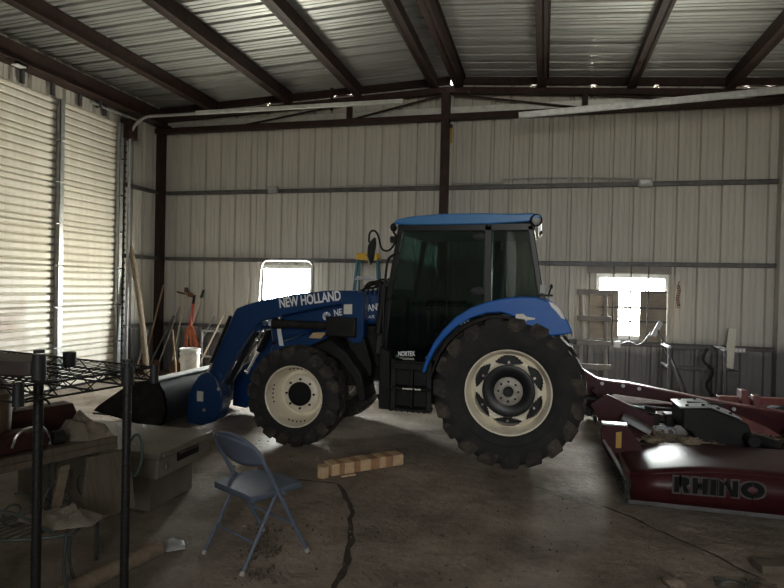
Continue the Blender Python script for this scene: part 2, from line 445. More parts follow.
m.raw(fv, [(j * nx_ + i, j * nx_ + i + 1, (j + 1) * nx_ + i + 1, (j + 1) * nx_ + i) for j in range(len(gys) - 1) for i in range(nx_ - 1)])
m.box(XL - .3, XR + .3, YF - .3, YB + .3, -.25, -.03)
struct(m.build('floor', K['floor'], smooth=80), 'dirty brown concrete shed floor strewn with soil', 'floor')
m = MB()
for sgn, xa, xb in ((-1, XL - .15, RX), (1, RX, XR + .15)):
    pr = rib_profile(YF - .1, YB + .2, off=.1, h=.035)
    for (t0, h0), (t1, h1) in zip(pr, pr[1:]):
        n = 4
        m.raw([(xa, t0, roofz(xa) + h0), (xb, t0, roofz(xb) + h0), (xb, t1, roofz(xb) + h1), (xa, t1, roofz(xa) + h1)], [(0, 1, 2, 3)])
struct(m.build('ceiling', K['ceil'], smooth=20), 'bare galvanised ribbed roof sheets overhead', 'ceiling')

tn = [0]
def trim(mb, label, mat, cat='beam', bevel=.004):
    tn[0] += 1
    return struct(mb.build('trim_%d' % tn[0], mat, bevel=bevel), label, cat)
purl = [(-5.82, 'outermost on the garage door side'), (-4.36, 'second from the garage door'), (-3.10, 'third from the garage door'), (-1.80, 'on the garage door side of the ridge'),
        (-1.38, 'on the red cutter side of the ridge'), (-.08, 'second past the ridge toward the cutter'), (1.22, 'third past the ridge above the barred window'), (2.55, 'last before the wall beside the cutter')]
for x, l in purl:
    m = MB(); zt = roofz(x) - .002; zb = zt - .215
    s = 1 if x < RX else -1
    m.prism([(x - .008, zb), (x + .008, zb), (x + .008, zb + .001), (x + s * .085, zb + .001), (x + s * .085, zb + .014), (x + .008, zb + .014), (x + .008, zt - .014), (x - s * .085, zt - .014), (x - s * .085, zt), (x - .008, zt)] if s > 0 else
            [(x + .008, zb), (x - .008, zb), (x - .008, zb + .001), (x - .085, zb + .001), (x - .085, zb + .014), (x - .008, zb + .014), (x - .008, zt - .014), (x + .085, zt - .014), (x + .085, zt), (x + .008, zt)], 'Y', YF, YB - .12)
    m.box(x - .05, x + .05, YF, YB - .12, zb, zt)
    trim(m, 'brown steel roof purlin, ' + l, K['steel'], 'purlin')
# end frame: sloping top chord, level bottom chord, webs, posts
def rz(x, d): return roofz(x) - d
for a, b, l in ((XL, RX, 'garage door side'), (RX, XR, 'red cutter side')):
    m = MB(); m.prism([(a, rz(a, .205)), (b, rz(b, .205)), (b, rz(b, .30)), (a, rz(a, .30))], 'Y', 9.44, 9.56)
    trim(m, 'sloping brown top chord of the end truss, ' + l, K['steel'])
for a, b, l in ((XL, RX, 'garage door side'), (RX, XR, 'red cutter side')):
    m = MB(); m.prism([(a, rz(a, .0)), (b, rz(b, .0)), (b, rz(b, .115)), (a, rz(a, .115))], 'Y', 9.565, 9.64)
    trim(m, 'dark gable angle right under the roof sheets, ' + l, K['steel'])
m = MB(); m.box(XL, XR, 9.44, 9.56, 4.365, 4.46)
trim(m, 'level brown bottom chord of the end truss along the back wall', K['steel'])
for x0, z0, x1, z1, l, r in ((-3.25, 4.45, -3.25, 4.74, 'short upright post of the end truss under the third purlin', .085), (.55, 4.45, .55, 4.66, 'short upright post of the end truss past the ridge toward the cutter', .085),
                          (-1.65, 4.78, -3.2, 4.46, 'thin diagonal brace of the end truss beside the ridge, garage door side', .03), (-1.5, 4.78, .5, 4.46, 'thin diagonal brace of the end truss beside the ridge, cutter side', .03),
                          (-3.35, 4.72, -5.2, 4.46, 'thin diagonal brace of the end truss nearer the garage door', .03), (.65, 4.66, 2.2, 4.46, 'thin diagonal brace of the end truss nearer the cutter', .03)):
    m = MB(); m.bar((x0, 9.5, z0), (x1, 9.5, z1), r, r, (0, 1, 0)); trim(m, l, K['steel'], 'brace')
m = MB(); m.bar((-3.35, 8.9, 4.80), (-3.35, 8.9, 4.44), .04, .04, (0, 1, 0)); trim(m, 'short brown hanger holding the garage door track', K['steel'], 'hanger')
m = MB(); m.box(-1.665, -1.535, 9.425, 9.575, 0, 4.80); trim(m, 'brown steel column at the middle of the back wall behind the cab', K['steel'], 'column')
m = MB(); m.box(-6.98, -6.87, 9.46, 9.62, 0, 4.55); trim(m, 'brown steel corner column beside the leaning tools', K['steel'], 'column')
m = MB(); m.box(3.24, 3.36, 9.46, 9.62, 0, 4.5); m.box(3.345, 3.36, 9.2, 9.5, 0, 4.5); trim(m, 'pale steel corner column where the back wall meets the wall beyond the cutter', K['wall'], 'column')
m = MB(); m.box(-6.99, -6.80, YF, YB - .1, 4.50, 4.76); m.box(-6.99, -6.72, YF, YB - .1, 4.49, 4.51); trim(m, 'dark brown eave beam above the garage door', K['steel'])
m = MB(); m.box(XL, XR, 9.57, 9.64, 4.495, 4.60); trim(m, 'pale galvanised rail just above the bottom chord of the end truss', K['galvlight'], 'rail')
for z, l in ((.86, 'lowest'), (2.075, 'middle'), (3.29, 'topmost')):
    m = MB(); m.box(-6.84, 3.24, 9.58, 9.645, z - .033, z + .033); m.box(-6.84, 3.24, 9.565, 9.58, z + .018, z + .033)
    trim(m, 'dark steel girt across the back wall, %s of three' % l, K['girt'], 'girt')
for z, l in ((.86, 'lower'), (2.075, 'middle'), (3.29, 'upper')):
    m = MB(); m.box(-6.995, -6.93, 8.62, 9.46, z - .033, z + .033)
    trim(m, 'short dark girt between the garage door and the corner column, %s' % l, K['girt'], 'girt')
for k in range(7):
    y = 5.0 + k * .52
    m = MB(); m.box(-6.985, -6.95, y - .03, y + .03, 4.31, 4.49); trim(m, 'short upright stud above the garage door, number %s counted from the viewer' % 'one two three four five six seven'.split()[k], K['girt'], 'stud')

# garage door -----------------------------------------------------
door = bpy.data.objects.new('door_1', None); COL.objects.link(door); door.location = (XL, 6.7, 0)
struct(door, 'closed pale ribbed sectional garage door with rust stain', 'garage door')
for k in range(7):
    z = .02 + k * .612
    pr = []
    zz = [0]; dz = .604
    prof = [(0, 0), (.012, .03), (.05, .03)]
    for j in range(5):
        c = .075 + j * .112
        prof += [(c - .024, .03), (c - .012, .0), (c + .012, .0), (c + .024, .03)]
    prof += [(dz - .02, .03), (dz, 0)]
    m = MB(); vs = []; X0 = XL - .01
    for (t, h) in prof: vs += [(X0 + h, 4.87, z + t), (X0 + h, 8.50, z + t)]
    n = len(prof)
    for i in range(n - 1):
        g = 3 <= i < n - 2 and (i - 3) % 4 == 1      # bottom of a groove, shade painted in with a darker colour
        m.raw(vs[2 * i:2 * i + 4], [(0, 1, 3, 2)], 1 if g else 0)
    vb = [(X0 - .03, 4.84, z - .02), (X0 - .03, 8.53, z - .02), (X0 - .03, 8.53, z + .62), (X0 - .03, 4.84, z + .62)]
    o = len(m.v); m.raw(vb, [(0, 1, 2, 3)])
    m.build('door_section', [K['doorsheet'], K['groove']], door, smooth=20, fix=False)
m = MB(); m.box(XL - .04, XL + .03, 4.84, 8.53, -.03, .03); m.build('bottom_seal', K['black'], door)
for y in (5.9, 7.18, 8.44):
    for k in range(7):
        z = .03 + k * .612
        m = MB(); m.box(-6.985, -6.91, y - .012, y + .0, z, z + .585); m.box(-6.985, -6.972, y - .012, y + .09, z, z + .585)
        m.box(-6.92, -6.91, y - .012, y + .075, z, z + .585)
        m.build('stile', K['galv'], door)
        if k < 6:
            m = MB(); m.box(-6.985, -6.955, y - .03, y + .03, z + .57, z + .63); m.cyl((-6.945, y - .04, z + .6), (-6.945, y + .05, z + .6), .012, n=8)
            m.build('hinge', K['galv'], door)
def track(pts, name, label):
    m = MB(); m.tube(pts, .024, 6); return trim(m, label, K['alu'], 'track', 0)
pts = [(-6.86, 8.6, .0), (-6.86, 8.6, 4.02)] + [(-6.46 - .40 * math.cos(rad(a)), 8.6, 4.02 + .40 * math.sin(rad(a))) for a in range(10, 91, 10)] + [(-2.15, 8.6, 4.42)]
track(pts, 'x', 'galvanised track curving up beside the garage door and across to the ridge')
m = MB(); m.bar((-5.6, 8.6, 4.43), (-2.1, 8.6, 4.43), .05, .06); trim(m, 'galvanised angle bar stiffening the garage door track', K['galvlight'], 'bar')
m = MB(); m.bar((-.4, 8.6, 4.13), (3.34, 8.6, 4.31), .05, .085); trim(m, 'second galvanised door track rising toward the wall beyond the cutter', K['galv'], 'track')
m = MB(); m.box(-6.99, -6.93, 8.53, 8.60, 0, 4.45)
for k in range(40): m.box(-6.93, -6.90, 8.545, 8.585, .06 + k * .11, .10 + k * .11)
trim(m, 'perforated steel jamb at the corner side of the garage door', K['girt'], 'jamb')
m = MB(); m.box(-6.98, -6.80, 8.50, 8.72, 4.05, 4.38); trim(m, 'dark bearing plate at the top corner of the garage door', K['steel'], 'plate')
t = thing('door_spring_shaft', 'grey torsion rod above the garage door under the eave beam', 'rod', (-6.9, 7.9, 4.44))
m = MB(); m.cyl((-6.9, 7.75, 4.42), (-6.9, 8.55, 4.42), .018, n=10); m.build('shaft', K['galv'], t)
m = MB(); m.box(-6.95, -6.86, 7.9, 7.93, 4.38, 4.49); m.build('bracket', K['girt'], t)
t = thing('door_lamp', 'small light fitting on the eave beam over the garage door', 'lamp', (-6.8, 6.35, 4.4))
m = MB(); m.box(-6.80, -6.72, 6.28, 6.42, 4.44, 4.49); m.build('housing', K['blackpaint'], t, bevel=.005)
m = MB(); m.box(-6.79, -6.69, 6.22, 6.36, 4.428, 4.44); m.build('lens', K['white'], t)

# windows ---------------------------------------------------------
def window(name, label, h, bars):
    x0, x1, z0, z1 = h
    t = bpy.data.objects.new(name, None); COL.objects.link(t); t.location = ((x0 + x1) / 2, YB, z0); struct(t, label, 'window')
    m = MB()
    f = .035
    m.box(x0 - f, x1 + f, YB - .03, YB + .06, z1 - .02, z1 + .045); m.box(x0 - f, x1 + f, YB - .05, YB + .06, z0 - .05, z0 + .02)
    m.box(x0 - f, x0 + .02, YB - .03, YB + .06, z0, z1); m.box(x1 - .02, x1 + f, YB - .03, YB + .06, z0, z1)
    m.build('window_frame', K['galvlight'], t, bevel=.004)
    m = MB()
    for i in range(1, bars): 
        xx = x0 + (x1 - x0) * i / bars; m.box(xx - .006, xx + .006, YB + .015, YB + .03, z0, z1)
    zz = (z0 + z1) / 2; m.box(x0, x1, YB + .015, YB + .03, zz - .01, zz + .01)
    m.build('muntins', K['galvlight'], t)
    m = MB(); m.box(x0 + .01, x1 - .01, YB + .02, YB + .024, z0 + .01, z1 - .01); m.build('pane', K['pane'], t, smooth=0)
window('window_1', 'blazing white window behind the loader arm', WL, 3)
window('window_2', 'blazing white window with burglar bars behind the cutter', WR, 2)
grille = thing('burglar_bars', 'dark steel burglar bars fixed over the window behind the cutter', 'bars', (1.3, 9.55, .88))
for x in (1.04, 1.285, 1.53):
    m = MB(); m.cyl((x, 9.55, .89), (x, 9.55, 2.05), .011, n=8); m.build('upright_bar', K['girt'], grille)
for z in (1.655, 1.41, 1.205):
    m = MB(); m.bar((.80, 9.565, z), (1.80, 9.565, z), .008, .026); m.build('cross_bar', K['girt'], grille)
for x0, x1, z0, z1, l in ((.70, 1.125, .93, 1.675, 'weathered plywood board covering the lower window by the grey ladder'), (1.425, 1.80, .90, 1.675, 'weathered plywood board covering the lower window away from the ladder')):
    m = MB(); m.box(x0, x1, 9.580, 9.594, z0, z1); tag(m.build('plywood_board', K['ply'], bevel=.002), l, 'board', 'boards over the barred window')
m = MB(); m.box(.66, 1.86, 9.60, 9.64, 1.93, 2.04); tag(m.build('lintel_board', K['greywood'], bevel=.003), 'grey timber header board above the barred window', 'board')

# ------------------------------------------------------------------ camera, world, lights
psi, pit, rol = rad(14.38), rad(.72), rad(1.3)
fw = Vector((-math.sin(psi) * math.cos(pit), math.cos(psi) * math.cos(pit), -math.sin(pit)))
r0 = Vector((math.cos(psi), math.sin(psi), 0)); u0 = r0.cross(fw)
R_ = r0 * math.cos(rol) + u0 * math.sin(rol); U_ = -r0 * math.sin(rol) + u0 * math.cos(rol)
cam = bpy.data.cameras.new('camera'); co = bpy.data.objects.new('camera', cam); COL.objects.link(co)
mt = Matrix((R_, U_, -fw)).transposed().to_4x4(); mt.translation = Vector((0, 0, 1.65)); co.matrix_world = mt
cam.sensor_fit = 'HORIZONTAL'; cam.sensor_width = 36; cam.lens = 589 * 36 / 784; cam.clip_start = .05
S.camera = co
wd = bpy.data.worlds.new('daylight'); S.world = wd; wd.use_nodes = True
bg = wd.node_tree.nodes['Background']; bg.inputs['Color'].default_value = (.93, .97, 1.0, 1); 
wn = wd.node_tree; tcw = wn.nodes.new('ShaderNodeTexCoord'); spw = wn.nodes.new('ShaderNodeSeparateXYZ'); mrw = wn.nodes.new('ShaderNodeMapRange')
wn.links.new(tcw.outputs['Generated'], spw.inputs['Vector']); wn.links.new(spw.outputs['Y'], mrw.inputs['Value'])
mrw.inputs['From Min'].default_value = -.5; mrw.inputs['From Max'].default_value = .5      # the sky is brighter on the sun's side, beyond the back wall
mrw.inputs['To Min'].default_value = 17.; mrw.inputs['To Max'].default_value = 180.
wn.links.new(mrw.outputs['Result'], bg.inputs['Strength'])
# pale sky above the horizon, sunlit dry ground below it
crw = wn.nodes.new('ShaderNodeValToRGB'); m2w = wn.nodes.new('ShaderNodeMapRange')
m2w.inputs['From Min'].default_value = -1; m2w.inputs['From Max'].default_value = 1
wn.links.new(spw.outputs['Z'], m2w.inputs['Value']); wn.links.new(m2w.outputs['Result'], crw.inputs['Fac'])
crw.color_ramp.elements[0].position = .48; crw.color_ramp.elements[0].color = (.76, .71, .60, 1)
crw.color_ramp.elements[1].position = .52; crw.color_ramp.elements[1].color = (.96, .97, .96, 1)
wn.links.new(crw.outputs['Color'], bg.inputs['Color'])
def portal(name, loc, rx, rzz, sx, sy):
    l = bpy.data.lights.new(name, 'AREA'); l.shape = 'RECTANGLE'; l.size = sx; l.size_y = sy; l.cycles.is_portal = True
    o = bpy.data.objects.new(name, l); COL.objects.link(o); o.location = loc; o.rotation_euler = (rx, 0, rzz)
for n, h in (('window_portal', WL), ('window_portal', WR)):
    portal(n, ((h[0] + h[1]) / 2, YB + .1, (h[2] + h[3]) / 2), rad(-90), 0, h[1] - h[0], h[3] - h[2])
portal('doorway_portal', ((FO[0] + FO[1]) / 2, YF - .1, (FO[2] + FO[3]) / 2), rad(90), 0, FO[1] - FO[0], FO[3] - FO[2])
vs = S.view_settings; vs.view_transform = 'Standard'; vs.look = 'None'; vs.gamma = 1; vs.use_curve_mapping = False; vs.exposure = .2
S.cycles.use_denoising = True
S.cycles.max_bounces = 12; S.cycles.diffuse_bounces = 6; S.cycles.transparent_max_bounces = 16
S.cycles.caustics_reflective = False; S.cycles.caustics_refractive = False
S.cycles.sample_clamp_indirect = 6.

# ================================================================== TRACTOR
AX = 6.35
tr = thing('tractor', 'blue loader tractor with glazed black cab parked side-on in the shed', 'tractor', (-1.4, AX, 0))
def both(fn):
    """near side (-1 towards the viewer) and far side (+1)"""
    for sd in (-1, 1): fn(sd)
def Yo(off, sd): return AX + sd * off

def tyre(name, X, zc, R, r, wid, yc, sd, nl, lugh, parent, spin=0.):
    """agricultural tyre: axis along y"""
    h = wid / 2
    prof = [(r - .015, -h * .78), (r, -h * .86), (r + .03, -h * .92), (r + (R - r) * .35, -h * 1.0), (r + (R - r) * .62, -h * .985), (R - lugh - .04, -h * .96), (R - lugh - .008, -h * .84), (R - lugh, -h * .45), (R - lugh + .004, 0)]
    prof = prof + [(a, -b) for a, b in prof[-2::-1]]
    m = MB(); m.lathe(prof, (X, yc, zc), (0, 1, 0), 72)
    for t in (.30, .70):   # sidewall bead rings
        rr = r + (R - r) * t
        m.lathe([(rr - .008, -h * .97), (rr - .006, -h * 1.015), (rr + .006, -h * 1.015), (rr + .008, -h * .97)], (X, yc, zc), (0, 1, 0), 72)
    m.mat(1)
    def pt(y, a, rr): return (X + rr * math.cos(a), yc + y, zc + rr * math.sin(a))
    dl = .078 / R
    for side in (-1, 1):
        for k in range(nl):
            a0 = 2 * PI * (k + (.5 if side > 0 else 0)) / nl + spin
            path = []
            for i in range(7):
                t = i / 6
                y = side * (-.03 + t * (h * .97 + .03)); a = a0 + (.50 - .22 * t) * t * (2 * PI / nl) * 1.5
                wdt = min(dl * (.70 + .42 * t), PI / nl * .80)
                path.append((y, a, R - lugh - .02, R - (.012 * t * t), wdt))
            y, a, _, _, wdt = path[-1]
            path.append((side * h * 1.035, a + .02, R - lugh - .05, R - .03, wdt))
            path.append((side * h * 1.04, a + .045, R - lugh - .075, R - lugh - .045, wdt * .9))
            path.append((side * h * 1.0, a + .06, R - lugh - .10, R - lugh - .085, wdt * .75))
            vs = []
            for (y, a, rb, rt, wd_) in path:
                vs += [pt(y, a - wd_, rb), pt(y, a - wd_ * .72, rt), pt(y, a + wd_ * .72, rt), pt(y, a + wd_, rb)]
            n = len(path); fs = [(0, 1, 2, 3), tuple(range(4 * n - 4, 4 * n))]
            for i in range(n - 1):
                o = 4 * i; fs += [(o, o + 1, o + 5, o + 4), (o + 1, o + 2, o + 6, o + 5), (o + 2, o + 3, o + 7, o + 6)]
            m.raw(vs, fs)
    return m.build(name, [K['tyre'], K['muddy']], parent, smooth=40)

def rear_wheel(sd):
    X, zc, R, r, wid = -.29, .70, .703, .40, .42
    yc = Yo(.69, sd)
    T = tyre('rear_tire', X, zc, R, r, wid, yc, sd, 19, .034, tr)
    out = sd
    c = (X, yc, zc); d = (0, out, 0)
    # flange, drop centre
    m = MB(); m.lathe([(r - .01, .14), (r + .012, .155), (r + .012, .172), (r - .004, .178), (r - .018, .17), (r - .024, .145), (r - .034, .13), (r - .042, .09), (r - .05, .075), (.345, .058), (.338, .03), (.333, -.16), (r - .01, -.17)], c, d, 72)
    # scalloped disc with six lens-shaped slots
    u, w, dd = basis(d); NA = 144; rs = [.232, .246, .256, .266, .276, .286, .296, .306, .316, .326, .334, .345]
    C0 = Vector(c)
    def P(rr, a, h): return C0 + dd * h + u * (rr * math.cos(a)) + w * (rr * math.sin(a))
    def hh(rr): return .055 + .035 * math.sin((rr - .232) / .102 * PI) 
    vs = [P(rr, 2 * PI * i / NA, hh(rr)) for rr in rs for i in range(NA)]
    fs = []
    for k in range(len(rs) - 1):
        rm = (rs[k] + rs[k + 1]) / 2
        for i in range(NA):
            a = (i + .5) / NA * 6 % 1 - .5          # -.5...5 inside a sixth
            lim = .42 - (abs(rm - .292) / .044) ** 1.6 * .30
            if .247 < rm < .336 and abs(a) < lim: continue
            fs.append((k * NA + i, k * NA + (i + 1) % NA, (k + 1) * NA + (i + 1) % NA, (k + 1) * NA + i))
    m.raw(vs, fs)
    rim = m.build('rim', K['rim'], T, smooth=40)
    m = MB(); m.lathe([(.0, -.06), (.33, -.06), (.33, -.075), (0, -.075)], c, d, 48)
    m.build('inner_disc', K['blackpaint'], T)
    m = MB(); m.lathe([(.243, .03), (.244, .075), (.238, .084), (.228, .086), (.15, .080), (.137, .07), (0, .07)], c, d, 64)
    m.build('hub', K['blackpaint'], T, smooth=40)
    m = MB(); m.lathe([(.132, .06), (.132, .088), (.126, .093), (.06, .093), (.055, .085), (0, .085)], c, d, 48)
    m.build('hub_plate', K['hubp'], T, smooth=40)
    m = MB(); m.lathe([(.048, .08), (.046, .12), (.036, .128), (0, .128)], c, d, 24); m.build('hub_cap', K['blackpaint'], T)
    for i in range(8):
        a = 2 * PI * i / 8; m = MB(); m.cyl(P(.092, a, .09), P(.092, a, .108), .011, n=6); m.build('axle_bolt', K['dustyblack'], T)
    m = MB()
    for i in range(6):
        a = 2 * PI * (i + .5) / 6; m.cyl(P(.272, a, .07), P(.272, a, .105), .014, n=6)
    m.each('clamp_screw', K['chrome'], T)
both(rear_wheel)

def front_wheel(sd):
    X, zc, R, r, wid = -2.425, .512, .515, .318, .30
    yc = Yo(.70, sd)
    T = tyre('front_tire', X, zc, R, r, wid, yc, sd, 18, .026, tr, .13)
    c = (X, yc, zc); d = (0, sd, 0); u, w, dd = basis(d); C0 = Vector(c)
    def P(rr, a, h): return C0 + dd * h + u * (rr * math.cos(a)) + w * (rr * math.sin(a))
    m = MB(); m.lathe([(r - .01, .09), (r + .012, .11), (r + .012, .122), (r - .004, .127), (r - .016, .12), (r - .022, .10), (r - .030, .06), (r - .036, .03), (.272, .01), (.262, -.02), (.25, -.10), (.236, -.118), (.215, -.122), (.203, -.11), (.195, -.07), (.18, -.058), (.12, -.055), (.115, -.065), (.0, -.065)], c, d, 64)
    m.build('rim', K['rim'], T, smooth=40)
    m = MB(); m.lathe([(.124, -.065), (.124, -.025), (.119, -.019), (.06, -.017), (0, -.017)], c, d, 40)
    m.build('hub', K['blackpaint'], T, smooth=40)
    for i in range(8):
        a = 2 * PI * i / 8; m = MB(); m.cyl(P(.152, a, -.06), P(.152, a, -.038), .012, n=6); m.build('axle_bolt', K['dustyblack'], T)
    m = MB()
    for a0 in (PI / 2, -PI / 2, 0, PI):
        for j in range(5):
            a = a0 + (j - 2) * .16; m.cyl(P(.280, a, .018), P(.272, a, .026), .009, n=10)
    m.each('drain_hole', K['blackpaint'], T)
both(front_wheel)

# chassis ----------------------------------------------------------
m = MB(); m.box(-2.95, -1.55, AX - .19, AX + .19, .55, .80); m.box(-1.7, -.1, AX - .26, AX + .26, .42, .95); m.box(-2.65, -1.6, AX - .22, AX + .22, .78, 1.22)
m.build('engine_block', K['dustyblack'], tr, bevel=.02)
m = MB(); m.bar((-2.425, AX - .56, .50), (-2.425, AX + .56, .50), .16, .15); m.cyl((-2.425, AX - .6, .512), (-2.425, AX + .6, .512), .085, n=20)
m.box(-2.60, -2.25, AX - .14, AX + .14, .42, .72)
m.build('front_axle', K['dustyblack'], tr, bevel=.015)
m = MB(); m.cyl((-.29, AX - .6, .692), (-.29, AX + .6, .692), .13, n=24); m.box(-.52, .02, AX - .33, AX + .33, .45, .98)
m.build('rear_axle', K['dustyblack'], tr, bevel=.015)
m = MB(); m.box(-1.05, .0, Yo(.5, -1), AX + .5, .9, 1.2); m.box(-1.5, .02, AX - .56, AX + .56, .92, 1.0); m.build('cab_floor', K['inter'], tr, bevel=.01)
# hood -------------------------------------------------------------
hp = [(-2.90, .98), (-2.93, 1.18), (-2.90, 1.31), (-2.82, 1.37), (-2.55, 1.44), (-2.1, 1.55), (-1.60, 1.63), (-1.60, 1.25), (-2.1, 1.23), (-2.45, 1.12)]
m = MB(); m.prism(hp, 'Y', AX - .37, AX + .37)
hood = m.build('hood', K['blue'], tr, bevel=.045, segs=3)
m = MB(); m.box(-2.945, -2.90, AX - .28, AX + .28, .85, 1.28)
for k in range(8): m.box(-2.955, -2.94, AX - .27, AX + .27, .88 + k * .05, .90 + k * .05)
m.build('grille', K['black'], hood, bevel=.004)
m = MB()
for s in (-1, 1): m.box(-2.955, -2.85, AX + s * .30 - .05, AX + s * .30 + .05, 1.18, 1.28)
m.each('headlamp', K['lens'], hood, bevel=.01)
text('NEW HOLLAND', 'lettering', K['white'], hood, -2.165, 1.315, -1.63, 1.405, AX - .3725, cap=.075, bold=.02)
text('POWERSTAR 75', 'lettering', K['white'], hood, -2.05, 1.265, -1.64, 1.325, AX - .3725, cap=.034, shear=.2)
# leaf emblem: disc with a midrib and veins
m = MB(); cx, cz = -2.255, 1.315
m.prism([(cx + .048 * math.cos(2 * PI * i / 28), cz + .046 * math.sin(2 * PI * i / 28)) for i in range(28)], 'Y', AX - .3735, AX - .3705)
em = m.build('leaf_emblem', K['white'], hood)
m = MB()
m.bar((cx, AX - .3745, cz - .046), (cx, AX - .3745, cz + .012), .008, .002, (0, 1, 0))
for s in (-1, 1):
    for a, z0 in ((25, -.02), (48, -.004), (72, .010)):
        m.bar((cx + s * .003, AX - .3745, cz + z0 - .008), (cx + s * .048 * math.cos(rad(a - 8)), AX - .3745, cz + z0 * .2 + .046 * math.sin(rad(a - 8))), .007, .002, (0, 1, 0))
m.build('leaf_veins', K['blue'], em)
m = MB(); m.box(-2.46, -2.36, AX - .3735, AX - .371, 1.232, 1.242); m.box(-2.345, -2.335, AX - .3735, AX - .371, 1.228, 1.246); m.build('pinstripe', K['white'], hood)
m = MB(); m.prism([(-2.88, .84), (-2.86, .98), (-2.5, 1.10), (-2.1, 1.22), (-2.05, 1.17), (-2.35, 1.02), (-2.6, .9)], 'Y', AX - .44, AX - .40)
m.prism([(-2.88, .84), (-2.86, .98), (-2.5, 1.10), (-2.1, 1.22), (-2.05, 1.17), (-2.35, 1.02), (-2.6, .9)], 'Y', AX + .40, AX + .44)
m.each('side_shield', K['blue'], tr, bevel=.01)
m = MB(); m.prism([(-2.765, .98), (-2.80, 1.17), (-2.755, 1.17), (-2.715, .98)], 'Y', AX - .452, AX - .442); m.build('guard_highlight', K['white'], tr)  # white strip paints the light caught by the radiator guard
m = MB(); m.prism([(-2.42, 1.08), (-2.37, 1.14), (-2.22, 1.145), (-2.28, 1.08)], 'Y', AX - .465, AX - .455); m.build('warning_decal', M('tan_decal', (.5, .35, .18), .5), tr)
# front fender / loader support panels behind the front wheel
for sd in (-1, 1):
    m = MB(); m.prism([(-2.20, 1.02), (-2.05, 1.10), (-1.88, .98), (-1.72, .78), (-1.66, .52), (-1.74, .50), (-1.80, .72), (-1.95, .90), (-2.12, .99)], 'Y', Yo(.42, sd), Yo(.80, sd))
    m.build('front_fender', K['black'], tr, bevel=.015)
m = MB(); m.cyl((-1.70, 5.98, .52), (-1.70, 5.98, .62), .075, n=20); m.cyl((-1.70, 5.98, .62), (-1.70, 5.98, .65), .06, n=20); m.build('fuel_filter', K['pail'], tr, bevel=.006)
# steps and tank ----------------------------------------------------
m = MB(); m.box(-1.52, -1.10, 5.86, 6.05, .44, .93); m.box(-1.06, -.92, 5.9, 6.05, .5, .9); m.build('fuel_tank', K['black'], tr, bevel=.02)
m = MB()
m.prism([(-1.56, .43), (-1.44, .43), (-1.46, 1.0), (-1.56, 1.05)], 'Y', 5.64, 5.90); m.build('step_panel', K['black'], tr, bevel=.008)
st = MB()
for x in (-1.42, -1.06): st.bar((x, 5.67, .93), (x + .02, 5.60, .44), .03, .05, (1, 0, 0))
for z in (.45, .66): 
    st.box(-1.44, -1.03, 5.57, 5.75, z - .012, z + .012)
    for k in range(7): st.box(-1.42 + k * .055, -1.405 + k * .055, 5.565, 5.58, z - .02, z + .025)
st.box(-1.42, -1.06, 5.73, 5.76, .46, .92); st.box(-1.42, -1.06, 5.62, 5.75, .84, .90)
st.box(-1.25, -1.22, 5.66, 5.74, .46, .84)
step = st.build('boarding_steps', K['black'], tr, bevel=.005)
m = MB(); m.box(-1.30, -1.20, 5.563, 5.568, .655, .668); m.box(-1.18, -1.12, 5.563, 5.568, .655, .668); m.build('tread_label', K['sticker'], step)
m = MB()
for x in (-1.40, -1.10): m.cyl((x, 5.74, .955), (x, 5.72, .955), .016, n=12)
m.each('step_screw', K['alu'], tr)
# cab ----------------------------------------------------------------
CN, CF = AX - .62, AX + .62
def posts(name, pts, w, d, mt='blackpaint'):
    for y in (CN, CF):
        m = MB()
        for (a, b) in zip(pts, pts[1:]): m.bar((a[0], y, a[1]), (b[0], y, b[1]), w, d, (0, 1, 0))
        for q in pts: m.sphere((q[0], y, q[1]), w * .48, 8)
        m.build(name, K[mt], tr, bevel=.008)
posts('front_pillar', [(-1.385, 2.26), (-1.50, 1.52), (-1.535, .95)], .055, .06)
posts('door_pillar', [(-.525, 2.26), (-.515, 1.50)], .075, .05)
posts('rear_pillar', [(-.135, 2.26), (-.02, 1.60), (.02, 1.52)], .055, .05)
m = MB()
for y in (CN, CF):
    m.bar((-1.40, y, 2.235), (-.10, y, 2.245), .05, .07); m.bar((-1.54, y, .89), (-1.08, y, .89), .05, .05)
    pts = [(-1.06, .95), (-.95, 1.14), (-.80, 1.32), (-.62, 1.45), (-.45, 1.50), (-.2, 1.53), (.02, 1.53)]
    for a, b in zip(pts, pts[1:]): m.bar((a[0], y, a[1]), (b[0], y, b[1]), .05, .05, (0, 1, 0))
for (x, z) in ((-1.40, 2.235), (-.115, 2.235), (-1.50, 1.36), (.01, 1.53)): m.bar((x, CN, z), (x, CF, z), .05, .05)
m.build('cab_frame', K['blackpaint'], tr, bevel=.006)
m = MB(); yy = CN - .012
m.prism([(-1.365, 2.20), (-.565, 2.205), (-.555, 1.50), (-.62, 1.475), (-.80, 1.35), (-.96, 1.16), (-1.10, .915), (-1.525, .91), (-1.475, 1.52)], 'Y', yy, yy + .005)
dg_ = m.build('door_glass', K['glass'], tr, smooth=0)
m = MB(); m.prism([(-.475, 2.205), (-.155, 2.205), (-.05, 1.62), (-.045, 1.56), (-.47, 1.54)], 'Y', yy, yy + .005); m.build('quarter_glass', K['glass'], tr, smooth=0)
m = MB(); yf = CF + .008
m.prism([(-1.365, 2.20), (-.565, 2.205), (-.555, 1.50), (-.62, 1.475), (-.80, 1.35), (-.96, 1.16), (-1.10, .915), (-1.525, .91), (-1.475, 1.52)], 'Y', yf, yf + .005); m.build('door_glass', K['glass'], tr, smooth=0)
m = MB(); m.prism([(-.475, 2.205), (-.155, 2.205), (-.05, 1.62), (-.045, 1.56), (-.47, 1.54)], 'Y', yf, yf + .005); m.build('quarter_glass', K['glass'], tr, smooth=0)
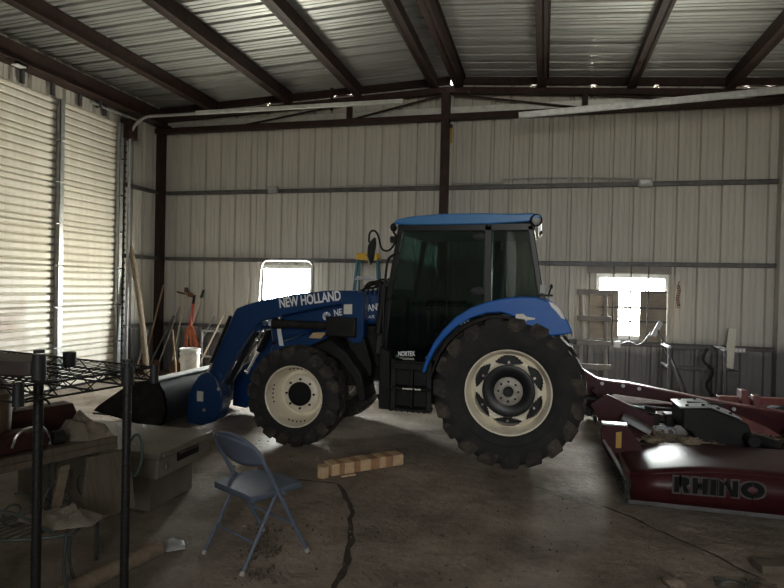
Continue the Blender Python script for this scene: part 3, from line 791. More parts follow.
m = MB(); m.raw([(-1.395, CN + .03, 2.22), (-1.395, CF - .03, 2.22), (-1.515, CF - .03, 1.40), (-1.515, CN + .03, 1.40)], [(0, 1, 2, 3)]); m.build('windshield', K['glass'], tr, smooth=0)
m = MB(); m.raw([(-.12, CN + .03, 2.22), (-.12, CF - .03, 2.22), (.0, CF - .03, 1.58), (.0, CN + .03, 1.58)], [(0, 1, 2, 3)]); m.build('rear_glass', K['glass'], tr, smooth=0)
m = MB(); m.box(-1.40, -.11, CN + .02, CF - .02, 2.20, 2.25); m.build('headliner', K['inter'], tr, bevel=.01)
# door handles and black glass hinges: grey blobs beside the pillar
for z, r in ((2.155, .05), (1.625, .055)):
    m = MB(); m.sphere((-.60, CN - .01, z), r, 14, (1.5, .35, .75)); m.build('glass_hinge', K['inter'], tr)
o = text('NORTEX', 'lettering', K['white'], dg_, -1.385, .955, -1.215, .965, yy - .002, cap=.05, bold=.035)
m = MB(); m.box(-1.375, -1.225, yy - .003, yy - .001, .938, .943); m.box(-1.34, -1.22, yy - .003, yy - .001, .926, .930); m.build('decal_lines', K['sticker'], dg_)
# roof
rp = [(-1.47, 2.275), (-1.43, 2.315), (-1.30, 2.345), (-1.0, 2.37), (-.6, 2.375), (-.3, 2.365), (-.12, 2.37), (-.04, 2.355), (-.03, 2.33), (-.08, 2.30), (-.2, 2.285), (-.5, 2.268), (-1.0, 2.262), (-1.3, 2.262)]
m = MB(); m.prism(rp, 'Y', CN - .05, CF + .05); roof = m.build('roof_panel', K['blueroof'], tr, bevel=.03, segs=3)
m = MB(); m.prism([(-1.43, 2.265), (-.06, 2.29), (-.06, 2.245), (-1.40, 2.225)], 'Y', CN - .02, CF + .02); m.build('roof_base', K['black'], tr, bevel=.01)
for y in (CN - .0, CF + .0):
    m = MB(); m.sphere((-.085, y - .02 if y < AX else y + .02, 2.305), .05, 16, (1, .7, .9)); m.build('rear_work_lamp', K['lampgrey'], roof)
    m = MB(); m.lathe([(.058, -.035), (.062, .0), (.056, .03), (.05, .032)], (-.085, y - .02 if y < AX else y + .02, 2.305), (.5, -1 if y < AX else 1, -.1), 24); m.build('lamp_bezel', K['black'], roof)
# interior: seat, dash, wheel
m = MB()
m.prism([(-1.02, 1.25), (-.98, 1.33), (-.62, 1.30), (-.52, 1.62), (-.47, 1.90), (-.40, 1.90), (-.42, 1.55), (-.50, 1.22)], 'Y', AX - .25, AX + .25)
m.build('operator_seat', K['seat'], tr, bevel=.04, segs=3)
m = MB(); m.prism([(-.50, 1.88), (-.46, 2.06), (-.40, 2.06), (-.40, 1.88)], 'Y', AX - .13, AX + .13); m.build('headrest', K['seat'], tr, bevel=.03, segs=3)
m = MB(); m.prism([(-1.50, .98), (-1.44, 1.45), (-1.38, 1.52), (-1.28, 1.48), (-1.25, .98)], 'Y', AX - .24, AX + .24); m.build('dashboard', K['inter'], tr, bevel=.03)
m = MB(); m.tube([(-1.16 + .07 * math.sin(a) , AX + .19 * math.cos(a), 1.56 + .16 * math.sin(a)) for a in [2 * PI * i / 28 for i in range(28)]], .013, 8, True)
m.bar((-1.16, AX - .18, 1.56), (-1.16, AX + .18, 1.56), .02, .02); m.cyl((-1.32, AX, 1.42), (-1.15, AX, 1.57), .025, n=10)
m.build('steering_wheel', K['black'], tr)
for x, h in ((-.92, 1.52), (-.80, 1.46), (-.74, 1.50)):
    m = MB(); m.cyl((x, AX - .40, 1.1), (x - .03, AX - .42, h), .009, n=8); m.sphere((x - .03, AX - .42, h), .022, 10); m.build('gear_lever', K['inter'], tr)
m = MB(); m.prism([(-.98, .98), (-.95, 1.15), (-.80, 1.30), (-.60, 1.36), (-.05, 1.38), (-.05, .98)], 'Y', CN + .03, CN + .2); m.prism([(-.98, .98), (-.95, 1.15), (-.80, 1.30), (-.60, 1.36), (-.05, 1.38), (-.05, .98)], 'Y', CF - .2, CF - .03)
m.each('side_console', K['inter'], tr, bevel=.02)
# fenders
def fender(sd):
    y0, y1 = Yo(.87, sd), Yo(.56, sd)
    top = [(-1.10, .84), (-1.055, .99), (-.985, 1.14), (-.90, 1.26), (-.78, 1.385), (-.64, 1.475), (-.50, 1.53), (-.36, 1.565), (-.2, 1.585), (-.06, 1.583), (.05, 1.55), (.135, 1.495), (.20, 1.41), (.255, 1.305), (.262, 1.27)]
    bot = [(.232, 1.262), (.07, 1.235), (-.04, 1.225), (-.12, 1.30), (-.22, 1.39), (-.36, 1.435), (-.50, 1.425), (-.64, 1.375), (-.78, 1.285), (-.90, 1.165), (-.98, 1.05), (-1.045, .90), (-1.065, .84)]
    m = MB(); m.prism(top + bot, 'Y', y0, y0 - sd * .07); f = m.build('fender', K['bluefend'], tr, bevel=.014, segs=3)
    m = MB(); t2 = top[1:]; b2 = [(x + .004, z - .035) for x, z in t2[::-1]]
    m.prism(t2 + b2, 'Y', y0 - sd * .05, y1); m.build('fender_top', K['bluefend'], f, bevel=.006)
    liner = [(-1.03, .80), (-.95, 1.03), (-.87, 1.15), (-.76, 1.265), (-.62, 1.355), (-.48, 1.405), (-.34, 1.415), (-.2, 1.37), (-.10, 1.285), (-.03, 1.22)]
    l2 = [(x * .97 - .29 * .03, (z - .69) * .955 + .69) for x, z in liner[::-1]]
    m = MB(); m.prism(liner + l2, 'Y', y0 - sd * .02, y1); m.build('fender_liner', K['dustyblack'], f, bevel=.004)
    m = MB(); m.prism([(.045, 1.552), (.09, 1.535), (.145, 1.488), (.185, 1.425), (.20, 1.39), (.165, 1.40), (.115, 1.46), (.075, 1.50)], 'Y', y0 + sd * .006, y0 - sd * .05); m.build('tail_lamp', K['lens'], f, bevel=.006)
    m = MB(); m.prism([(-.24, 1.375), (-.235, 1.425), (-.17, 1.43), (-.14, 1.405), (-.06, 1.395), (-.07, 1.38), (-.13, 1.375), (-.16, 1.35)], 'Y', y0 + sd * .004, y0 - sd * .03); m.build('worn_decal', K['sticker'], f)
    if sd < 0:
        m = MB()
        for k in range(3): m.cyl((-.67 - k * .03, y0 - .003, 1.345 - k * .015), (-.67 - k * .03, y0 + .01, 1.345 - k * .015), .009, n=10)
        m.each('liner_screw', K['chrome'], f)
both(fender)
m = MB(); m.box(-.02, .09, CN + .02, CN + .10, 1.59, 1.61); m.cyl((.05, CN + .05, 1.6), (.07, CN + .05, 1.67), .008, n=8); m.sphere((.075, CN + .05, 1.685), .018, 10, (.8, .8, 1.4)); m.build('hitch_lever', K['black'], tr)
m = MB(); m.box(-.03, .02, CN - .05, CN + .02, 1.62, 1.70); m.sphere((.02, CN - .03, 1.67), .04, 12, (.7, .6, 1)); m.build('turn_lamp', K['lampgrey'], tr)
# mirror, lamps, hand rail
mir = MB(); mir.tube(bez([(-1.44, CN - .02, 2.09), (-1.47, CN - .09, 2.02), (-1.51, CN - .13, 2.00), (-1.55, CN - .15, 2.03), (-1.585, CN - .17, 2.16), (-1.63, CN - .18, 2.195), (-1.665, CN - .18, 2.16), (-1.668, CN - .18, 2.08)], 6), .010, 8)
ma = mir.build('mirror_arm', K['black'], tr)
m = MB(); m.prism([(-1.655, 2.08), (-1.605, 2.13), (-1.60, 2.06), (-1.625, 1.88), (-1.655, 1.87), (-1.675, 1.93), (-1.672, 2.03)], 'Y', CN - .22, CN - .14); m.build('mirror_head', K['black'], ma, bevel=.012)
m = MB(); m.prism([(-1.683, 1.955), (-1.673, 1.955), (-1.640, 1.868), (-1.652, 1.862)], 'Y', CN - .222, CN - .135); m.build('mirror_glass', K['chrome'], ma)
m = MB(); m.sphere((-1.455, CN - .06, 2.235), .045, 16, (.75, 1, 1)); m.cyl((-1.455, CN - .06, 2.19), (-1.42, CN - .02, 2.14), .012, n=8); m.build('work_lamp', K['black'], tr)
m = MB(); m.box(-1.485, -1.42, CN - .08, CN - .01, 2.085, 2.15); m.build('marker_lamp', K['black'], tr, bevel=.01)
m = MB(); m.tube(bez([(-1.40, CN - .02, 1.99), (-1.47, CN - .06, 1.95), (-1.505, CN - .08, 1.88), (-1.525, CN - .08, 1.6), (-1.53, CN - .08, 1.2), (-1.52, CN - .02, 1.0)], 6), .013, 8); m.build('hand_rail', K['black'], tr)
m = MB(); m.cyl((-1.555, CN - .02, 1.60), (-1.60, CN - .02, 1.18), .035, n=14); m.cyl((-1.555, CN - .02, 1.66), (-1.555, CN - .02, 1.55), .045, n=14); m.build('intake_stack', K['black'], tr)
m = MB(); m.prism([(-1.60, 1.62), (-1.50, 1.62), (-1.50, .95), (-1.66, .95), (-1.64, 1.2)], 'Y', AX - .52, AX + .52); m.build('firewall', K['inter'], tr, bevel=.01)

# ---------------- loader
def arm(sd):
    y0, y1 = Yo(.55, sd), Yo(.46, sd)
    poly = [(-1.80, 1.56), (-1.92, 1.60), (-2.20, 1.592), (-2.49, 1.555), (-2.93, 1.475), (-3.13, 1.415), (-3.235, 1.375), (-3.265, 1.33), (-3.30, 1.24), (-3.52, .76), (-3.58, .56), (-3.60, .40), (-3.56, .35), (-3.48, .38), (-3.40, .55), (-3.29, .75), (-3.02, 1.17), (-2.93, 1.245), (-2.80, 1.285), (-2.49, 1.36), (-2.1, 1.445), (-1.86, 1.47)]
    m = MB(); m.prism(poly, 'Y', y0, y1); a = m.build('loader_arm', K['blue'], tr, bevel=.012, segs=3)
    if sd < 0:
        text('NEW HOLLAND', 'lettering', K['white'], a, -2.72, 1.392, -2.03, 1.495, y0 - .002, cap=.108, bold=.03)
        m = MB(); m.prism([(-1.985, 1.355), (-1.985, 1.455), (-1.895, 1.46), (-1.895, 1.358)], 'Y', y0 - .045, y0 - .04); m.build('load_decal', K['sticker'], a)
        m = MB(); m.sphere((-1.93, y0 - .01, 1.545), .035, 14, (1, .6, 1)); m.build('side_reflector', K['amber'], a)
        m = MB(); m.lathe([(0, .012), (.03, .01), (.04, 0)], (-3.43, y0, .62), (0, -1, 0), 20); m.build('pivot_cap', K['blue'], a)
        m = MB(); m.prism([(-3.56, .50), (-3.47, .445), (-3.465, .455), (-3.555, .512)], 'Y', y0 - .003, y0 - .001); m.build('decal_line', K['decalgrey'], a)
    m = MB(); m.prism([(-2.03, 1.58), (-1.99, 1.16), (-1.90, 1.06), (-1.79, 1.06), (-1.77, 1.14), (-1.77, 1.55), (-1.85, 1.6)], 'Y', Yo(.585, sd), Yo(.42, sd))
    ms = m.build('loader_mast', K['blue'], tr, bevel=.012)
    m = MB(); m.box(-2.17, -1.84, min(Yo(.50, sd), Yo(.64, sd)), max(Yo(.50, sd), Yo(.64, sd)), 1.12, 1.325); m.build('valve_cover', K['black'], ms, bevel=.015)
    m = MB(); m.prism([(-1.98, 1.15), (-1.82, .78), (-1.68, .72), (-1.68, .85), (-1.77, 1.12)], 'Y', Yo(.575, sd), Yo(.42, sd)); m.build('mast_foot', K['black'], ms, bevel=.01)
    # lift cylinder from mast foot to mid arm
    yl = Yo(.505, sd)
    m = MB(); m.cyl((-1.84, yl, 1.03), (-1.95, yl, 1.07), .03, n=12); m.cyl((-1.95, yl, 1.22), (-2.72, yl, 1.225), .042, n=16); m.cyl((-2.70, yl, 1.225), (-2.82, yl, 1.22), .055, n=16)
    lc = m.build('lift_cylinder', K['dustyblack'], tr, bevel=.004)
    m = MB(); m.cyl((-2.74, yl, 1.23), (-2.74, yl, 1.31), .02, n=10); m.cyl((-2.76, yl, 1.28), (-2.73, yl, 1.34), .016, n=10); m.each('hose_fitting', K['chrome'], lc)
    # tilt cylinder lying along the outer edge of the drop arm
    ytc = Yo(.50, sd)
    m = MB(); m.cyl((-3.18, Yo(.40, sd), 1.30), (-3.44, Yo(.40, sd), .80), .04, n=16); tc_ = m.build('tilt_cylinder', K['blackpaint'], tr)
    m = MB(); m.cyl((-3.43, Yo(.40, sd), .82), (-3.59, Yo(.40, sd), .54), .02, n=12); m.sphere((-3.60, Yo(.40, sd), .53), .04, 12); m.build('cylinder_rod', K['chrome'], tc_)
    m = MB(); m.cyl((-3.285, Yo(.58, sd), 1.29), (-3.515, Yo(.58, sd), .77), .021, n=12); m.build('hydraulic_pipe', K['blackpaint'], a)
    m = MB(); m.cyl((-3.495, Yo(.565, sd), .80), (-3.575, Yo(.565, sd), .60), .016, n=12); m.build('bright_rod', K['chrome'], a)
    m = MB(); m.cyl((-3.06, ytc - sd * .09, 1.12), (-3.40, ytc - sd * .09, .52), .035, n=14); m.build('lower_link', K['black'], tr)
    m = MB(); m.cyl((-2.96, ytc - sd * .03, 1.10), (-3.12, ytc - sd * .03, .86), .018, n=10); m.sphere((-2.95, ytc - sd * .03, 1.13), .035, 10); m.sphere((-3.0, ytc + sd * .01, 1.03), .028, 10, (1, 1, 1.4)); m.build('link_rod', K['chrome'], tr)
    # quick attach bracket
    m = MB(); m.prism([(-3.66, .62), (-3.55, .67), (-3.44, .62), (-3.36, .44), (-3.36, .30), (-3.44, .13), (-3.62, .07), (-3.80, .09), (-3.78, .42)], 'Y', Yo(.60, sd), Yo(.40, sd)); q = m.build('bucket_bracket', K['blue'], tr, bevel=.015)
    if sd < 0:
        m = MB(); m.prism([(-3.665, .34), (-3.665, .45), (-3.59, .45), (-3.59, .34)], 'Y', Yo(.604, sd), Yo(.60, sd)); m.build('label', K['sticker'], q)
        m = MB()
        for x, z in ((-3.575, .245), (-3.40, .49)): m.cyl((x, Yo(.605, sd), z), (x, Yo(.60, sd), z), .02, n=12)
        m.each('pin_cap', K['chrome'], q)
both(arm)
m = MB(); m.cyl((-3.02, AX - .5, 1.18), (-3.02, AX + .5, 1.18), .06, n=16); m.build('cross_tube', K['blue'], tr)
m = MB()
for k, z in enumerate((1.58, 1.60, 1.62)):
    m.tube(bez([(-1.92, 6.0 + .08 * k, 1.55), (-1.86, 6.0 + .08 * k, z + .03), (-1.72, 6.02 + .08 * k, z + .06 + .02 * k), (-1.60, 6.0 + .06 * k, z + .10), (-1.55, 5.9, z + .05 + .03 * k)], 6), .011, 8)
for k in range(4): m.tube(bez([(-1.85 + .05 * k, 5.98, 1.56), (-1.83 + .05 * k, 5.96, 1.63), (-1.77 + .05 * k, 5.95, 1.69 - .01 * k), (-1.62, 5.9, 1.70 - .02 * k)], 5), .009, 7)
m.each('oil_hose', K['black'], tr)
# bucket
bk = [(-4.13, .575), (-3.98, .575), (-3.90, .46), (-3.86, .28), (-3.90, .12), (-4.05, .065), (-4.75, .19)]
inn = [(-4.72, .21), (-4.06, .095), (-3.925, .14), (-3.89, .28), (-3.925, .44), (-3.99, .555), (-4.13, .56)]
m = MB(); m.prism(bk + inn, 'Y', 5.50, 7.22)
bkt = m.build('bucket', K['black'], tr, bevel=.004)
side = [(-4.80, .20), (-4.74, .26), (-4.30, .555), (-4.13, .575), (-3.98, .575), (-3.90, .46), (-3.86, .28), (-3.90, .12), (-4.05, .065)]
for y in (5.50, 7.19):
    m = MB(); m.prism(side, 'Y', y, y + .03); m.build('side_plate', K['dustyblack'], bkt, bevel=.004)
m = MB(); m.box(-4.12, -3.97, 5.49, 7.23, .574, .592); m.build('lip_plate', M('worn_bare_steel', (.80, .80, .78), .45, .1, (.62, .63, .62), 14), bkt, bevel=.004)
m = MB(); m.box(-4.81, -4.60, 5.50, 7.22, .158, .178); bo = m.build('cutting_edge', K['girt'], bkt, bevel=.003)
# three-point hitch
for sd in (-1, 1):
    m = MB(); m.bar((-.1, Yo(.36, sd), .50), (.44, Yo(.42, sd), .50), .05, .07); m.sphere((.45, Yo(.42, sd), .50), .05, 12); l = m.build('lower_link_arm', K['dustyblack'], tr, bevel=.008)
    m = MB(); m.cyl((-.02, Yo(.34, sd), .98), (.2, Yo(.39, sd), .52), .022, n=12); m.build('lift_rod', K['dustyblack'], l)
m = MB(); m.bar((-.05, AX, .44), (.42, AX, .44), .09, .05); m.build('drawbar', K['dustyblack'], tr, bevel=.006)
m = MB(); m.box(-.0, .1, AX - .3, AX + .3, 1.05, 1.18); m.bar((0, AX, .8), (.2, AX, .82), .12, .12); m.build('rear_valve_bank', K['dustyblack'], tr, bevel=.01)

# ================================================================== ROTARY CUTTER
cu = thing('rotary_cutter', 'red flex-wing rotary cutter hitched behind the tractor, black lettering on its side', 'rotary cutter', (1.6, AX, 0))
def deck_mesh(y0, y1, x0, x1, z0, zt, dome):
    """thin shelled deck: flat-domed top with rolled edge and side skirts"""
    m = MB(); nx, ny = 12, 8; top = []
    for i in range(nx + 1):
        for j in range(ny + 1):
            u, v = i / nx, j / ny
            z = zt + dome * (1 - (2 * v - 1) ** 2) * .5 + .085 * math.sin(min(u * 3.0, 1) * PI / 2) - .07
            top.append((x0 + (x1 - x0) * u, y0 + (y1 - y0) * v, z))
    m.raw(top, [(i * (ny + 1) + j, (i + 1) * (ny + 1) + j, (i + 1) * (ny + 1) + j + 1, i * (ny + 1) + j + 1) for i in range(nx) for j in range(ny)])
    def skirt(idx):
        a = [Vector(top[i]) for i in idx]; b = [Vector((p.x, p.y, z0)) for p in a]; n = len(a)
        m.raw(a + b, [(i, i + 1, n + i + 1, n + i) for i in range(n - 1)])
    skirt([i * (ny + 1) for i in range(nx + 1)]); skirt([i * (ny + 1) + ny for i in range(nx + 1)])
    skirt([nx * (ny + 1) + j for j in range(ny + 1)])
    return m
X0, X1 = .66, 2.75
dn = deck_mesh(4.60, 5.42, X0, X1, .13, .375, .05).build('wing_deck', K['red'], cu, smooth=40, solid=.012)
dc = deck_mesh(5.50, 7.20, X0 + .1, X1 + .15, .12, .30, .06).build('center_deck', K['reddust'], cu, smooth=40, solid=.012)
df = deck_mesh(7.28, 8.10, X0, X1, .13, .34, .05).build('wing_deck', K['reddust'], cu, smooth=40, solid=.012)
for y in (4.592, 8.108):
    m = MB(); m.box(X0 - .02, X1, y - .008, y + .012, .105, .135); m.build('skid_shoe', K['girt'], dn if y < 6 else df, bevel=.003)
for y in (5.46, 7.24):
    m = MB(); m.cyl((X0 + .15, y, .33), (X1, y, .33), .018, n=12); m.build('wing_hinge', K['girt'], cu)
# stencil lettering on the near side skirt
def stencil(word_parts, x0, z0, Wd, H, Y):
    for letter, polys in word_parts:
        for nm, mt, gr, yo in (('letter_outline', K['decalgrey'], .012, 0), ('letter', K['decalblack'], 0, .003)):
            m = MB()
            for p in polys:
                cx = sum(q[0] for q in p) / len(p); cz = sum(q[1] for q in p) / len(p)
                pp = []
                for (x, z) in p:
                    X = x0 + x * Wd; Z = z0 + z * H + .012 * (x - .5)
                    if gr: 
                        ax = x0 + cx * Wd; az = z0 + cz * H; dx, dz = X - ax, Z - az; L = math.hypot(dx, dz) or 1
                        X += gr * (1 if dx > 0 else -1) * min(1, abs(dx) / .01); Z += gr * (1 if dz > 0 else -1) * min(1, abs(dz) / .01)
                    pp.append((X, Z))
                m.prism(pp, 'Y', Y - yo - .002, Y - yo)
            m.build(nm, mt, dn)
def ring(cx, hx, a0, a1, r_in, n=8):
    o = [(cx + hx * math.cos(rad(a0 + (a1 - a0) * i / n)), .5 + .5 * math.sin(rad(a0 + (a1 - a0) * i / n))) for i in range(n + 1)]
    i_ = [(cx + hx * r_in * math.cos(rad(a1 + (a0 - a1) * i / n)), .5 + .5 * r_in * math.sin(rad(a1 + (a0 - a1) * i / n))) for i in range(n + 1)]
    return o + i_
sten = [('r', [[(0, 0), (.06, 0), (.06, 1), (0, 1)], [(.075, .45), (.075, 1), (.14, 1), (.17, .9), (.17, .58), (.14, .48), (.18, 0), (.115, 0), (.09, .45)]]),
        ('h', [[(.21, 0), (.27, 0), (.27, 1), (.21, 1)], [(.285, .38), (.305, .38), (.305, .62), (.285, .62)], [(.32, 0), (.38, 0), (.38, 1), (.32, 1)]]),
        ('i', [[(.41, 0), (.475, 0), (.475, 1), (.41, 1)]]),
        ('n', [[(.505, 0), (.56, 0), (.56, .78), (.505, 1)], [(.575, .75), (.505 + .13, .0), (.69, 0), (.69, .02), (.60, 1), (.575, 1)], [(.655, .35), (.70, .0), (.715, 0), (.715, 1), (.655, 1)]]),
        ('o', [ring(.87, .125, 95, 265, .42), ring(.88, .125, -85, 85, .42)])]
stencil(sten, .945, .228, .575, .112, 4.591)
# front plates with yellow tag, chain guards
m = MB(); m.prism([(.49, .50), (.52, .545), (.69, .555), (.87, .30), (.87, .14), (.70, .13), (.56, .28), (.50, .40)], 'Y', 5.16, 5.19)
pl = m.build('front_plate', K['red'], cu, bevel=.005)
m = MB(); m.box(.50, .70, 5.14, 5.24, .548, .562); m.build('lit_flange', K['geargrey'], pl, bevel=.004)  # pale grey paints the light along the plate's top edge
m = MB(); m.prism([(.612, .36), (.612, .49), (.655, .50), (.655, .365)], 'Y', 5.155, 5.158); m.build('caution_tag', K['caution'], pl)
m = MB(); m.box(.69, .78, 5.155, 5.158, .235, .243); m.build('decal_line', K['decalgrey'], pl)
m = MB(); m.prism([(.45, .60), (.60, .70), (1.0, .52), (1.0, .32), (.75, .30), (.55, .42)], 'Y', 5.75, 5.78); m.build('hitch_plate', K['red'], cu, bevel=.004)
m = MB(); m.raw([(.70, 5.52, .53), (.93, 5.50, .42), (.99, 5.70, .43), (.74, 5.72, .545)], [(0, 1, 2, 3)]); m.build('deck_glare', K['geargrey'], cu, solid=.02)  # pale sheet standing in for window glare on the center deck
def chains(y0, y1, X, n):
    g = MB(); g.bar((X, y0, .30), (X, y1, .30), .03, .05); bar = g.build('chain_bar', K['red'], cu)
    m = MB()
    for k in range(n):
        y = y0 + (y1 - y0) * (k + .5) / n
        for j in range(6):
            z = .275 - j * .036; q = j % 2
            dx, dy = (.012, .004) if q else (.004, .012)
            m.tube([(X + dx * math.cos(a) - .01 * math.sin(k * 3 + j), y + dy * math.cos(a), z + .024 * math.sin(a)) for a in [2 * PI * i / 8 for i in range(8)]], .0035, 5, True)
    o = m.build('chain_guard', K['iron'], bar); o['kind'] = 'stuff'
chains(4.62, 5.42, X0 - .02, 16); chains(5.52, 7.18, X0 + .06, 30); chains(7.3, 8.08, X0 - .02, 14)
for y in (4.72, 4.86): 
    m = MB(); m.bar((.50, y + .5, .44), (.64, y, .24), .02, .012); m.build('guard_strap', K['alu'], cu)
# tongue, braces, driveline
tg = [(.40, .86), (.56, .765), (.70, .75), (.86, .74), (1.70, .61), (2.30, .545), (2.75, .42), (2.75, .33), (2.25, .44), (1.70, .51), (1.20, .58), (.72, .62), (.58, .55), (.46, .45), (.40, .48)]
m = MB(); m.prism(tg, 'Y', AX - .06, AX + .02); tongue = m.build('tongue', K['red'], cu, bevel=.006)
m = MB(); m.prism([(x, z + .002) for x, z in [(.40, .86), (.56, .765), (.70, .75), (.86, .74), (1.70, .61), (2.30, .545)]] + [(x, z - .012) for x, z in [(2.30, .545), (1.70, .61), (.86, .74), (.70, .75), (.56, .765), (.40, .86)]], 'Y', AX - .075, AX + .035); m.build('tongue_flange', K['redworn'], tongue)
m = MB()
for x, z in ((.60, .72), (.80, .71), (.95, .69), (1.62, .575), (1.80, .55)): m.cyl((x, AX - .075, z), (x, AX - .05, z), .018, n=8)
m.each('bolt', K['alu'], tongue)
m = MB()
for a, b in (((.50, .69), (.66, .545)), ((.66, .545), (1.02, .46)), ((1.02, .46), (1.16, .45))): m.bar((a[0], AX - .22, a[1]), (b[0], AX - .22, b[1]), .035, .05)
m.build('brace', K['red'], cu, bevel=.005)
m = MB(); m.cyl((.30, AX - .1, .60), (1.0, AX - .16, .47), .045, n=16); m.cyl((.98, AX - .16, .475), (1.08, AX - .17, .455), .075, n=16); m.build('drive_shaft', K['black'], cu, bevel=.004)
m = MB()
for k in range(2): m.box(1.02 + .14 * k, 1.11 + .14 * k, AX - .28, AX - .10, .38, .49)
m.cyl((1.0, AX - .19, .43), (1.35, AX - .25, .42), .035, n=12)
m.build('universal_joint', K['black'], cu, bevel=.012)
m = MB()
for x, r in ((1.10, .055), (1.18, .045)): m.lathe([(r * .55, -.02), (r, -.02), (r, .02), (r * .55, .02), (r * .55, -.02)], (x, AX - .42, .36), (.3, 1, 0), 20)
m.each('bearing_ring', K['geargrey'], cu)
gb = MB(); gb.prism([(1.22, .63), (1.45, .645), (1.74, .535), (1.79, .40), (1.80, .30), (1.72, .28), (1.38, .29), (1.30, .42), (1.22, .46)], 'Y', 5.66, 6.12)
gbo = gb.build('gearbox', K['black'], cu, bevel=.015)
m = MB(); m.prism([(1.20, .64), (1.45, .662), (1.70, .57), (1.70, .56), (1.45, .648), (1.20, .625)], 'Y', 5.70, 6.10); gc = m.build('gearbox_cover', K['geargrey'], gbo, bevel=.006)
m = MB()
for x, z in ((1.27, .648), (1.40, .66), (1.52, .638), (1.62, .60)):
    for y in (5.74, 6.05): m.cyl((x, y, z - .01), (x, y, z + .012), .014, n=6)
m.each('cover_bolt', K['dustyblack'], gc)
m = MB(); m.box(1.30, 1.62, 5.88, 5.895, .645, .662); m.build('cover_seam', K['black'], gc)
m = MB(); m.cyl((1.80, 5.72, .40), (1.98, 5.60, .37), .05, n=14); m.cyl((1.74, 5.5, .42), (1.74, 5.7, .42), .05, n=14); m.build('output_shaft', K['black'], gbo, bevel=.006)
m = MB(); m.bar((1.74, 6.6, .585), (2.85, 6.7, .60), .09, .07); m.build('lift_beam', K['redworn'], cu, bevel=.006)
m = MB(); m.box(1.93, 1.99, 6.50, 6.66, .40, .70); m.box(2.03, 2.09, 6.48, 6.58, .42, .66); m.build('lift_bracket', K['redworn'], cu, bevel=.006)
m = MB(); m.bar((1.72, 5.55, .315), (2.8, 5.55, .33), .10, .08); m.build('wing_beam', K['red'], cu, bevel=.006)
m = MB(); m.prism([(1.62, .50), (1.80, .52), (2.05, .42), (2.2, .33), (1.7, .35)], 'Y', 6.15, 6.22); m.build('gusset', K['redworn'], cu, bevel=.004)
m = MB(); m.prism([(1.9, .56), (2.4, .38), (2.75, .30), (2.75, .24), (2.2, .30), (1.75, .42)], 'Y', 6.26, 6.34); m.build('rear_brace', K['red'], cu, bevel=.006)
def tail_wheel(y):
    X, zc, R, r = 2.42, .28, .28, .15; yc = y; h = .10
    m = MB(); m.lathe([(r, -h * .8), (r + .04, -h), (R - .05, -h), (R - .01, -h * .75), (R, -h * .3), (R, h * .3), (R - .01, h * .75), (R - .05, h), (r + .04, h), (r, h * .8)], (X, yc, zc), (0, 1, 0), 36)
    T = m.build('tail_tire', K['tyre'], cu, smooth=40)
    m = MB(); m.lathe([(r + .012, -h * .9), (r, -h * .86), (r - .02, -.05), (.06, -.03), (.05, -.06), (0, -.06)], (X, yc, zc), (0, 1, 0), 32); m.lathe([(r + .012, h * .9), (r, h * .86), (r - .02, .05), (0, .03)], (X, yc, zc), (0, 1, 0), 32)
    m.build('rim', K['rim'], T, smooth=40)
tail_wheel(6.0); tail_wheel(6.75)
# clippings lying on the decks
def heap(name, mat, spots, parent=None, seed=1, flat=.4):
    rnd = random.Random(seed); m = MB()
    for (x, y, z, r, n) in spots:
        for k in range(n):
            a = rnd.random() * 2 * PI; d = r * math.sqrt(rnd.random()); h = rnd.uniform(.01, .035) * (1.4 - d / r)
            cx, cy = x + d * math.cos(a), y + d * math.sin(a); L = rnd.uniform(.02, .07); b = rnd.random() * PI; tz = rnd.uniform(-.3, .5)
            p0 = Vector((cx, cy, z + h)); p1 = p0 + Vector((math.cos(b) * L, math.sin(b) * L, tz * L * flat))
            m.bar(p0, p1, rnd.uniform(.003, .008), .004)
        # matted underlayer
        nn = 14; vs = [(x, y, z + .05)]
        for i in range(nn): vs.append((x + r * .95 * math.cos(2 * PI * i / nn) * rnd.uniform(.75, 1.1), y + r * .95 * math.sin(2 * PI * i / nn) * rnd.uniform(.75, 1.1), z))
        m.raw(vs, [(0, i + 1, (i + 1) % nn + 1) for i in range(nn)])
    o = m.build(name, mat, parent, smooth=0); o['kind'] = 'stuff'
    return o
hp_ = heap('dry_clippings', K['hay'], [(1.0, 5.62, .335, .13, 90), (1.15, 5.75, .335, .15, 120), (1.32, 5.66, .34, .12, 90), (1.0, 5.95, .335, .15, 70), (1.45, 5.52, .34, .10, 50), (1.9, 6.0, .345, .18, 80), (1.22, 5.36, .405, .08, 40)])
tag(hp_, 'matted dry grass clippings heaped on the red cutter deck', 'clippings', None, 'stuff')

